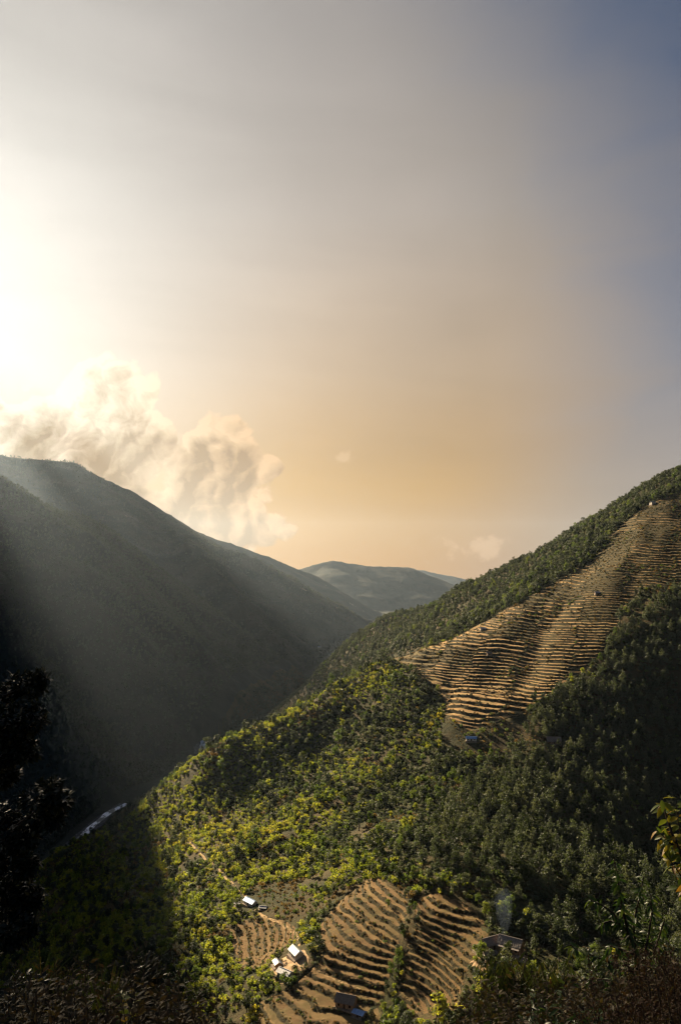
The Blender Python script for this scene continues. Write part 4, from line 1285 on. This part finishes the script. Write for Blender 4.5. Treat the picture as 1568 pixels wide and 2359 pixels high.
big_tree(1215, 2120, .95, 2, 'yellow green tree right of the large grey tree above the farm')
big_tree(1240, 2140, 1.2, 1, 'broad grey green tree up the slope from the farm shed')
big_tree(1128, 2255, .75, 1, 'small silver leaved tree in front of the farm yard')
big_tree(1140, 1688, .55, 2, 'bright yellow green tree right of the lone blue roofed hut')
big_tree(1130, 1722, .60, 2, 'low bright green bush tree below the lone blue roofed hut')
big_tree(1213, 1716, .60, 1, 'pale tree between the two huts below the upper terraces')
big_tree(1030, 1478, 1.0, 3, 'dark clump tree on the left corner of the upper terraces')
big_tree(965, 1570, 1.25, 3, 'dark tree in the hollow below the left corner of the upper terraces')
big_tree(1425, 1700, 1.2, 1, 'tall pale tree lit at the edge of the dark gully')
big_tree(1410, 1850, 1.1, 1, 'pale tree on a lit knoll inside the dark gully')
big_tree(1460, 1835, .9, 1, 'pale tree right of the lit knoll in the dark gully')
big_tree(1355, 1560, .9, 2, 'bright yellow tree at the right end of the lowest terraces')
big_tree(437, 1752, 1.1, 0, 'round tree standing on the crest where the spur bends down')
big_tree(500, 1930, 1.0, 1, 'grey tree beside the ridge path')
big_tree(465, 2010, 1.0, 3, 'dark tall tree below the ridge path')
def skyline(px, sc, mi, label, kind='broad'):
    base = np.interp(px, [840, 900, 1050, 1200, 1300, 1440, 1568], [1900, 1700, 1450, 1380, 1320, 1280, 1250])
    # walk along the sight line's plan to the highest angle: the skyline itself
    a, b, c = ray(px, 1300)
    t = np.arange(900, 2300, 5.0)
    g = grid_z(a / b * t, t)
    k = int(np.argmax(g / t))
    p = (a / b * t[k], t[k], g[k])
    n_ = dict(broad=3, pine=2)[kind]
    pr = LIB[kind][mi * n_ + random.randrange(n_)]
    tree_thing('tree', label, None, 'tree', kind, (p[0], p[1], p[2] - .4), random.uniform(0, 6.28), sc, pr['crown'], pr['trunk'])
skyline(1491, .95, 3, 'lone dark tree on the bare skyline ridge')
skyline(1441, .8, 3, 'small ragged tree at the lower end of the bare skyline')
skyline(1452, 1.2, 3, 'broad dark tree on the skyline next to the small ragged one')
skyline(1365, 1.5, 0, 'tall tree on the skyline right of the big dark crown')
skyline(1345, 2.3, 3, 'biggest dark crown on the wooded skyline')
skyline(1330, 1.7, 3, 'dark crown on the skyline leaning left of the biggest one')
skyline(1302, 1.6, 3, 'dark rounded crown on the skyline below the biggest one')
skyline(1285, 1.2, 3, 'low dark crown at the left end of the skyline group')
skyline(1532, 1.5, 3, 'dark tree on the skyline left of the pale house')
skyline(1548, 1.7, 3, 'dark tree in front of the pale house on the skyline')
skyline(1563, 1.6, 0, 'tree at the right edge of the picture on the skyline')
skyline(1512, 1.0, 3, 'small round tree on the skyline between the lone tree and the house')
skyline(1225, 1.3, 3, 'dark crown where the wooded skyline starts to level out')
skyline(1160, 1.2, 3, 'rounded crown on the low part of the wooded skyline')
skyline(1130, 1.1, 3, 'small crown on the lowest part of the wooded skyline')

# ------------------------------------------------------------------ smoke over the farm
def smoke():
    m, n, out = material('wood_smoke')
    v = n.new('ShaderNodeVolumePrincipled')
    v.inputs['Color'].default_value = c4(.55, .72, 1.0)
    v.inputs['Density'].default_value = 0.006
    v.inputs['Anisotropy'].default_value = 0.3
    m.node_tree.links.new(v.outputs[0], out.inputs['Volume'])
    p = march(1160, 2188)
    V = []; K = 24; rows = 14
    for j in range(rows):
        t = j / (rows - 1)
        cx, cy = p[0] + 5.0 * t * t - 1.0 + 1.2 * math.sin(t * 5), p[1] + 8 * t
        rr = (0.8 + 6.5 * t ** 1.3) * math.sqrt(max(0.02, 1 - t ** 3))
        for k in range(K):
            a = 2 * math.pi * k / K
            q = rr * (1 + .35 * perlin(np.array([math.cos(a) * 1.2 + t * 3]), np.array([math.sin(a) * 1.2 + t * 4.0]), 4)[0])
            V.append((cx + math.cos(a) * q, cy + math.sin(a) * q, p[2] + 2.0 + 22 * t))
    me = bpy.data.meshes.new('smoke')
    fs = [(j * K + k, j * K + (k + 1) % K, (j + 1) * K + (k + 1) % K, (j + 1) * K + k) for j in range(rows - 1) for k in range(K)]
    fs += [tuple(range(K - 1, -1, -1)), tuple(range((rows - 1) * K, rows * K))]
    me.from_pydata(V, [], fs); me.materials.append(m)
    tag(link('smoke', me), 'thin blue wood smoke rising between the slate roofed farmhouses', None, None, 'stuff')
smoke()
# ------------------------------------------------------------------ the near bank and its plants
bx_, by_ = np.meshgrid(np.arange(-14.4, 14.5, .4), np.arange(-3.6, 16.8, .4))
bz_ = bank(bx_, by_) + fbm(bx_, by_, 1.3, 3, 44) * .12
i = np.arange(bx_.size).reshape(bx_.shape)
tag(link('bank', mesh_np('bank', np.c_[bx_.ravel(), by_.ravel(), bz_.ravel()], np.c_[i[:-1, :-1].ravel(), i[:-1, 1:].ravel(), i[1:, 1:].ravel(), i[1:, :-1].ravel()], [MAT_GROUND], True)),
    'steep overgrown bank right below the camera', None, None, 'structure')
def bank_z(x, y): return float(height(np.array([x]), np.array([y]))[0])

def near_leaf_material(name, stops, rough, trans, spec=0.3):
    m, n, out = material(name)
    oi = n.new('ShaderNodeObjectInfo'); g = n.new('ShaderNodeNewGeometry')
    f = n.m('FRACT', n.m('ADD', oi.outputs['Random'], g.outputs['Random Per Island']))
    col = n.ramp(f, stops)
    vein = n.noise(g.outputs['Position'], 30.0, 3, 0.6)
    col = n.mix(n.m('MULTIPLY', vein, 0.5), col, n.v('SCALE', col, 0.55))
    d = bsdf(n, col, rough, spec)
    t = n.new('ShaderNodeBsdfTranslucent'); n.put(t.inputs['Color'], n.v('MULTIPLY', col, (1.6, 1.55, .8)))
    mx = n.new('ShaderNodeMixShader'); mx.inputs[0].default_value = trans
    m.node_tree.links.new(d.outputs[0], mx.inputs[1]); m.node_tree.links.new(t.outputs[0], mx.inputs[2])
    m.node_tree.links.new(mx.outputs[0], out.inputs[0])
    return m
L_GLOSS = near_leaf_material('glossy_dark_leaf', [(0, (.008, .012, .005)), (.85, (.018, .024, .010)), (1, (.06, .06, .028))], .42, .12, .3)
L_CHERRY = near_leaf_material('drooping_green_leaf', [(0, (.022, .052, .012)), (.7, (.042, .085, .018)), (1, (.09, .13, .026))], .4, .4, .35)
L_EDGE = near_leaf_material('yellowing_leaf', [(0, (.070, .12, .020)), (.5, (.15, .19, .03)), (.75, (.32, .27, .03)), (.92, (.38, .22, .03)), (1, (.2, .10, .03))], .45, .4, .35)
L_THICK = near_leaf_material('thicket_leaf', [(0, (.024, .026, .012)), (.5, (.050, .038, .018)), (.8, (.08, .048, .02)), (1, (.14, .11, .04))], .7, .3)
L_RED = near_leaf_material('rusty_leaf', [(0, (.034, .020, .015)), (.6, (.056, .030, .020)), (1, (.055, .05, .022))], .9, .25)
L_GRASS = near_leaf_material('grass_blade', [(0, (.035, .060, .012)), (.8, (.07, .095, .018)), (1, (.14, .10, .03))], .5, .4)
L_BAMBOO = near_leaf_material('narrow_hanging_leaf', [(0, (.026, .042, .012)), (.7, (.052, .07, .017)), (1, (.095, .085, .025))], .5, .35)

def leaf_shape(w, fold=.12, curl=.18):
    """leaf of length 1 along +X, width W, folded along the midrib and curling down"""
    xs = [0, .18, .45, .75, 1.0]; ws = [.02, .62, 1.0, .62, .0]
    V, F = [], []
    for x, a in zip(xs, ws):
        zc = -curl * x * x
        V += [(x, -a * w / 2, zc + fold * a * w), (x, 0, zc), (x, a * w / 2, zc + fold * a * w)]
    for k in range(4):
        o = k * 3
        F += [(o, o + 3, o + 4, o + 1), (o + 1, o + 4, o + 5, o + 2)]
    return np.array(V, float), np.array(F)
def frames(dirs, ups):
    X = dirs / (np.linalg.norm(dirs, axis=1)[:, None] + 1e-9)
    Y = np.cross(ups, X); Y /= np.linalg.norm(Y, axis=1)[:, None] + 1e-9
    return X, Y, np.cross(X, Y)
LEAF_CACHE = {}
def add_leaves(root, pos, dirs, sizes, shape, mat, limit=280, name='leaf'):
    """leaves of a plant: up to LIMIT of them objects of their own, the others one part"""
    pos, dirs, sizes = np.array(pos, float), np.array(dirs, float), np.array(sizes, float)
    n = len(pos)
    ups = np.c_[rng.normal(0, .55, n), rng.normal(-.25, .55, n), np.full(n, 1.0)]
    X, Y, Z = frames(dirs, ups)
    org = np.array(root.location)
    key = (shape, mat.name)
    if key not in LEAF_CACHE:
        V, F = leaf_shape(*shape)
        LEAF_CACHE[key] = (mesh_np(name, V, F, [mat], True), V, F)
    me, V, F = LEAF_CACHE[key]
    px, py = project(pos[:, 0], pos[:, 1], pos[:, 2])
    inside = (px > 0) & (px < 1568) & (py < 2359)
    order = np.argsort(-(inside * 10 + sizes / pos[:, 1] * 20 + rng.random(n) * .5))
    solo = order[:limit]; solo = solo[inside[solo]]
    rest = np.setdiff1d(np.arange(n), solo)
    for k in solo:
        o = bpy.data.objects.new(name, me); COL.objects.link(o); o.parent = root
        M = Matrix(((X[k, 0], Y[k, 0], Z[k, 0]), (X[k, 1], Y[k, 1], Z[k, 1]), (X[k, 2], Y[k, 2], Z[k, 2]))).to_4x4()
        s = sizes[k]
        o.matrix_basis = Matrix.Translation(Vector(pos[k] - org)) @ M @ Matrix.Diagonal((s, s, s, 1))
    if len(rest):
        P = (pos[rest] - org)[:, None, :] + sizes[rest][:, None, None] * (V[None, :, 0:1] * X[rest][:, None, :] + V[None, :, 1:2] * Y[rest][:, None, :] + V[None, :, 2:3] * Z[rest][:, None, :])
        FF = (F[None] + (np.arange(len(rest)) * len(V))[:, None, None]).reshape(-1, 4)
        o = link('foliage', mesh_np('foliage', P.reshape(-1, 3), FF, [mat], True), root)
        o['kind'] = 'stuff'
def wiggle(a, b, n, amp, bow=(0, 0, 0)):
    a, b = np.array(a, float), np.array(b, float)
    L = np.linalg.norm(b - a); out = []
    for k in range(n + 1):
        t = k / n
        p = a + (b - a) * t + np.array(bow) * math.sin(math.pi * t) + rng.normal(0, amp * L, 3) * (0 < k < n)
        out.append(p)
    return out
def add_branches(root, lines, mat=MAT_BARK, name='branch', sides=5):
    org = np.array(root.location)
    for pts_, r0, r1 in lines:
        n = len(pts_)
        V, F = tube([p - org for p in np.array(pts_)], np.linspace(r0, r1, n), sides)
        link(name, mesh_np(name, V, F, [mat], True), root)
def resample(line, step):
    P = np.array(line, float); seg = np.linalg.norm(np.diff(P, axis=0), axis=1); L = np.r_[0, np.cumsum(seg)]
    s = np.arange(0, L[-1], step)
    Q = np.stack([np.interp(s, L, P[:, k]) for k in range(3)], 1)
    T = np.gradient(Q, axis=0) if len(Q) > 1 else np.array([[0, 0, 1.0]])
    T /= np.linalg.norm(T, axis=1)[:, None] + 1e-9
    return Q, T
def spray(line, step, size, droop, per=2, start=.15, out=.8):
    Q, T = resample(line, step)
    k0 = int(len(Q) * start)
    pos, dr, sz = [], [], []
    for q, t in zip(Q[k0:], T[k0:]):
        for _ in range(per):
            a = rng.normal(0, 1, 3); a -= t * a.dot(t); a /= np.linalg.norm(a) + 1e-9
            d = t * .55 + a * out + np.array([0, 0, -droop])
            pos.append(q + a * .01); dr.append(d); sz.append(size * rng.uniform(.65, 1.25))
    return pos, dr, sz
def P3(px, py, d): return np.array(pt(px, py, d))

# --- glossy leaved tree at the left edge
D0 = 14.5
base = (-8.0, D0, bank_z(-8.0, D0) - .1)
t = empty('tree', base); tag(t, 'dark glossy leaved tree reaching in from the left edge, close by', 'tree')
trunk_line = [np.array(base), np.array((-7.9, D0, -7.5)), np.array((-7.6, D0 - .1, -5.4)), np.array((-7.35, D0, -3.4)), np.array((-7.0, D0, -2.2))]
add_branches(t, [(trunk_line, .16, .05)], name='trunk', sides=9)
clus = [(62,1585,42),(30,1600,40),(85,1570,26),(20,1665,55),(62,1660,48),(15,1735,52),(58,1735,34),(20,1790,34),
        (112,1840,44),(140,1845,30),(85,1845,34),(115,1885,36),(75,1905,30),(45,1940,40),(18,1990,46),(55,2000,36),(30,2060,50),(70,2075,32),(25,2120,48),(60,2140,30),(5,1890,40),(15,2170,36)]
pos, dr, sz, lines = [], [], [], []
for cx, cyy, r in clus:
    c = P3(cx, cyy, D0 + rng.uniform(-.5, .5)); rad = r / FPX * D0
    k = min(range(len(trunk_line)), key=lambda q: abs(trunk_line[q][2] - (c[2] - .7)))
    br = wiggle(trunk_line[k], c + np.array((0, 0, -.15 * rad)), 6, .03, (0, 0, -.12))
    lines.append((br, .035, .010))
    for _ in range(int(22 + r * 1.3)):
        d = rng.normal(0, 1, 3); d /= np.linalg.norm(d); d[2] = d[2] * .8 + .15
        tip = c + d * rad * rng.uniform(.35, 1.0)
        tw = wiggle(c + d * rad * .1, tip, 2, .04)
        if rng.random() < .35: lines.append((tw, .008, .003))
        ax = d + rng.normal(0, .35, 3) + np.array((0, 0, .3)); ax /= np.linalg.norm(ax)
        for q in range(11):   # a rosette of leaves at the twig end
            a = rng.normal(0, 1, 3); a -= ax * a.dot(ax); a /= np.linalg.norm(a) + 1e-9
            pos.append(tip - ax * rng.uniform(0, .05)); dr.append(a * .9 + ax * rng.uniform(.1, .9)); sz.append(rng.uniform(.085, .16))
add_branches(t, lines, sides=4)
add_leaves(t, pos, dr, sz, (.40, .10, .15), L_GLOSS)

# --- drooping leaved tree at the lower right
D0 = 10.0
base = np.array((3.85, D0 + .2, bank_z(3.85, D0 + .2) - .1))
t = empty('tree', tuple(base)); tag(t, 'slender tree with drooping green leaves on upright shoots at the lower right', 'tree')
limbs = [[(1492,2420),(1476,2300),(1462,2200),(1436,2110),(1424,2040),(1414,1978)],
         [(1462,2200),(1458,2130),(1472,2065),(1482,2018)],
         [(1440,2150),(1412,2105),(1385,2085),(1356,2072)],
         [(1470,2240),(1490,2170),(1500,2110),(1498,2062)],
         [(1480,2290),(1440,2240),(1400,2216),(1350,2196),(1312,2178)],
         [(1484,2320),(1420,2262),(1370,2254),(1322,2274)],
         [(1462,2200),(1430,2188),(1405,2180),(1398,2200)],
         [(1480,2290),(1510,2240),(1528,2205),(1545,2190)],
         [(1488,2360),(1440,2330),(1400,2322),(1362,2340)],
         [(1476,2250),(1505,2195),(1520,2150),(1530,2118)],
         [(1450,2150),(1425,2128),(1404,2122),(1380,2130)]]
pos, dr, sz, lines = [], [], [], []
for q, lm in enumerate(limbs):
    pts_ = [P3(a, b, D0 + rng.uniform(-.12, .12) + (.35 if q % 2 else -.2) * k / len(lm)) for k, (a, b) in enumerate(lm)]
    if q == 0: pts_ = [base] + pts_
    lines.append((pts_, .045 if q == 0 else .018, .006))
    a_, b_, c_ = spray(pts_, .030, .115, .8, 2, .35 if q == 0 else .12)
    pos += a_; dr += b_; sz += c_
add_branches(t, lines)
add_leaves(t, pos, dr, sz, (.30, .12, .30), L_CHERRY, 290)

# --- yellowing leaves at the right edge
D0 = 8.0
base = np.array((4.35, D0, bank_z(4.35, D0) - .1))
t = empty('tree', tuple(base)); tag(t, 'small tree with broad yellowing leaves reaching in at the right edge', 'tree')
limbs = [[(1640,2200),(1612,2080),(1575,1985),(1545,1915),(1530,1868),(1522,1838)],
         [(1575,1985),(1560,1950),(1545,1945),(1512,1912)],
         [(1600,2050),(1580,1990),(1562,1900),(1556,1850)],
         [(1612,2080),(1585,2040),(1562,2010),(1535,1972)],
         [(1625,2100),(1595,2060),(1570,2050),(1560,2040)],
         [(1630,2060),(1600,1960),(1590,1880),(1585,1840)],
         [(1545,1915),(1530,1925),(1520,1950),(1524,1965)]]
pos, dr, sz, lines = [], [], [], []
for q, lm in enumerate(limbs):
    pts_ = [P3(a, b, D0 + rng.uniform(-.1, .1)) for a, b in lm]
    if q == 0: pts_ = [base, P3(1650, 2420, D0)] + pts_
    lines.append((pts_, .035 if q == 0 else .010, .004))
    a_, b_, c_ = spray(pts_, .042, .12, .5, 2, .3 if q == 0 else .1, .9)
    pos += a_; dr += b_; sz += c_
add_branches(t, lines)
add_leaves(t, pos, dr, sz, (.40, .12, .25), L_EDGE, 200)

# --- shrubs along the bank
def shrub(label, px, top, D, spread, stems, step, size, shape, mat, droop=.1, per=2, name='shrub', cat='shrub', bow=.0, limit=200, start=.25, hgt=None):
    x = (px - CX) / FPX * D
    base = np.array((x, D, bank_z(x, D) - .05))
    t = empty(name, tuple(base)); tag(t, label, cat)
    pos, dr, sz, lines = [], [], [], []
    for q in range(stems):
        ex = px + rng.normal(0, spread * .5); ey = top + abs(rng.normal(0, 26)) + abs(ex - px) * .25
        tip = P3(ex, ey, D + rng.uniform(-.5, .5))
        st = base + rng.normal(0, .12, 3) * np.array((1, 1, 0))
        side = np.sign(ex - px)
        ln = wiggle(st, tip, 6, .025, (side * -.12 * bow, 0, .35 * bow))
        lines.append((ln, .011, .003))
        a_, b_, c_ = spray(ln, step, size, droop, per, start)
        pos += a_; dr += b_; sz += c_
        for _ in range(2):
            k = rng.integers(2, 5)
            tw = wiggle(ln[k], np.array(ln[k]) + (np.array(ln[-1]) - np.array(ln[k])) * .7 + rng.normal(0, .16, 3), 3, .03)
            lines.append((tw, .005, .002))
            a_, b_, c_ = spray(tw, step, size, droop, per, .2)
            pos += a_; dr += b_; sz += c_
    add_branches(t, lines, name='stem', sides=4)
    add_leaves(t, pos, dr, sz, shape, mat, limit)
    return t
shrub('glossy leaved shrub with pale upright leaf tips left of the sunlit slope', 320, 2185, 7.5, 85, 15, .05, .085, (.28, .1, .1), L_GLOSS, -.35, 3, limit=260)
shrub('tall spiky shrub standing over the thicket near the left edge', 128, 2206, 7.0, 60, 13, .05, .075, (.2, .1, .1), L_THICK, -.2, 2)
shrub('dark leafy shrub in the lower left corner', 40, 2232, 6.5, 80, 15, .045, .07, (.4, .1, .2), L_GLOSS, .1, 3)
shrub('brown shrub in the lower left corner in front of the dark one', 90, 2290, 5.2, 80, 13, .04, .05, (.45, .1, .2), L_THICK, .1, 2)
shrub('sapling with yellow green leaves beside the grass tuft', 288, 2256, 6.0, 22, 5, .05, .065, (.5, .1, .2), L_EDGE, .3, 2, name='sapling', cat='sapling', limit=120)
shrub('dry brown shrub at the bottom between the grass tuft and the terraces', 395, 2278, 6.5, 75, 15, .04, .05, (.4, .1, .2), L_THICK, .1, 2)
shrub('thin twiggy shrub at the bottom edge next to the lowest terraces', 470, 2292, 7.0, 55, 9, .06, .05, (.35, .1, .2), L_THICK, .2, 1)
shrub('dry shrub at the bottom edge left of the grass tuft', 190, 2300, 5.0, 70, 12, .04, .05, (.4, .1, .2), L_THICK, .1, 2)
shrub('arching bush with narrow hanging leaves in front of the farm', 1172, 2196, 12.0, 75, 18, .05, .17, (.12, .08, .25), L_BAMBOO, 1.5, 2, bow=.8, name='bush', cat='bush', limit=260)
shrub('bush with narrow hanging leaves right of the farm shed', 1258, 2200, 11.5, 65, 15, .05, .17, (.12, .08, .25), L_BAMBOO, 1.5, 2, bow=.8, name='bush', cat='bush', limit=240)
shrub('dark bush with hanging leaves at the bottom edge below the farm', 1125, 2262, 10.0, 75, 14, .05, .13, (.14, .08, .25), L_BAMBOO, 1.2, 2, bow=.6, name='bush', cat='bush', limit=200)
shrub('dark bush at the bottom edge below the hanging leaved bushes', 1240, 2290, 8.5, 85, 15, .045, .09, (.3, .1, .2), L_CHERRY, .5, 2, name='bush', cat='bush')
shrub('leafy bush at the bottom edge under the slender tree', 1350, 2310, 7.5, 75, 13, .045, .09, (.32, .1, .25), L_CHERRY, .5, 2, name='bush', cat='bush')
shrub('rusty twiggy shrub in the lower right corner', 1500, 2170, 7.5, 75, 24, .022, .032, (.4, .1, .1), L_RED, .0, 3, limit=0)
shrub('rusty feathery shrub at the right edge of the bottom', 1555, 2215, 6.5, 65, 20, .022, .03, (.4, .1, .1), L_RED, .0, 3, limit=0)
shrub('low rusty shrub at the bottom edge below the slender tree', 1440, 2285, 6.5, 70, 18, .025, .035, (.4, .1, .1), L_RED, .0, 3, limit=0)
def tuft(label, px, top, D, n, L):
    x = (px - CX) / FPX * D
    base = np.array((x, D, P3(px, top, D)[2] - L))
    t = empty('grass_tuft', tuple(base)); tag(t, label, 'grass tuft')
    b0 = np.array((x, D, bank_z(x, D)))
    add_branches(t, [(wiggle(b0, base + np.array((0, 0, .02)), 3, .02), .03, .02)], name='stem')
    a = rng.uniform(0, 6.28, n); tl = rng.uniform(.1, .9, n)
    dr = np.c_[np.cos(a) * tl, np.sin(a) * tl, np.ones(n)]
    add_leaves(t, base + np.c_[np.cos(a), np.sin(a), a * 0] * .04, dr, L * rng.uniform(.6, 1.15, n), (.022, .1, .35), L_GRASS, 150, 'blade')
tuft('bright green grass tuft sticking out of the brown thicket', 258, 2236, 6.0, 110, .30)
tuft('thin pale grass tuft at the left of the thicket', 108, 2196, 6.8, 40, .34)
# low growth that fills the bank
def thicket(name, label, px0, px1, D0, D1, topf, n, mat, size, seed):
    rg = np.random.default_rng(seed)
    x, D = rg.uniform(px0, px1, n), rg.uniform(D0, D1, n)
    root = empty(name, (0, 6, -4)); tag(root, label, None, None, 'stuff')
    tv, tf_, pos, dr, sz = [], [], [], [], []
    segs = []
    for k in range(n):
        X = (x[k] - CX) / FPX * D[k]
        b0 = np.array((X, D[k], bank_z(X, D[k])))
        tip = P3(x[k] + rg.normal(0, 14), topf(x[k]) + abs(rg.normal(0, 38)), D[k]) + rg.normal(0, .1, 3)
        ln = wiggle(b0, tip, 4, .05)
        segs.append(tube([p - np.array(root.location) for p in ln], np.linspace(.007, .002, 5), 3))
        a_, b_, c_ = spray(ln, .055, size, .1, 2, .3)
        pos += a_; dr += b_; sz += c_
    V, F = join(segs)
    link('stems', mesh_np('stems', V, F, [MAT_BARK], True), root)['kind'] = 'stuff'
    add_leaves(root, pos, dr, sz, (.42, .1, .2), mat, 0)
thicket('undergrowth', 'tangle of dry brown twigs and leaves along the bottom left', -30, 470, 5.0, 8.0, lambda p: 2262 + max(0, p - 330) * .32, 300, L_THICK, .05, 3)
thicket('undergrowth', 'tangle of dark leaves and twigs along the bottom right', 1060, 1600, 7.0, 11.0, lambda p: 2275 - max(0, p - 1200) * .14, 360, L_THICK, .06, 4)
# tall trees of the same bank, just outside the view to the left
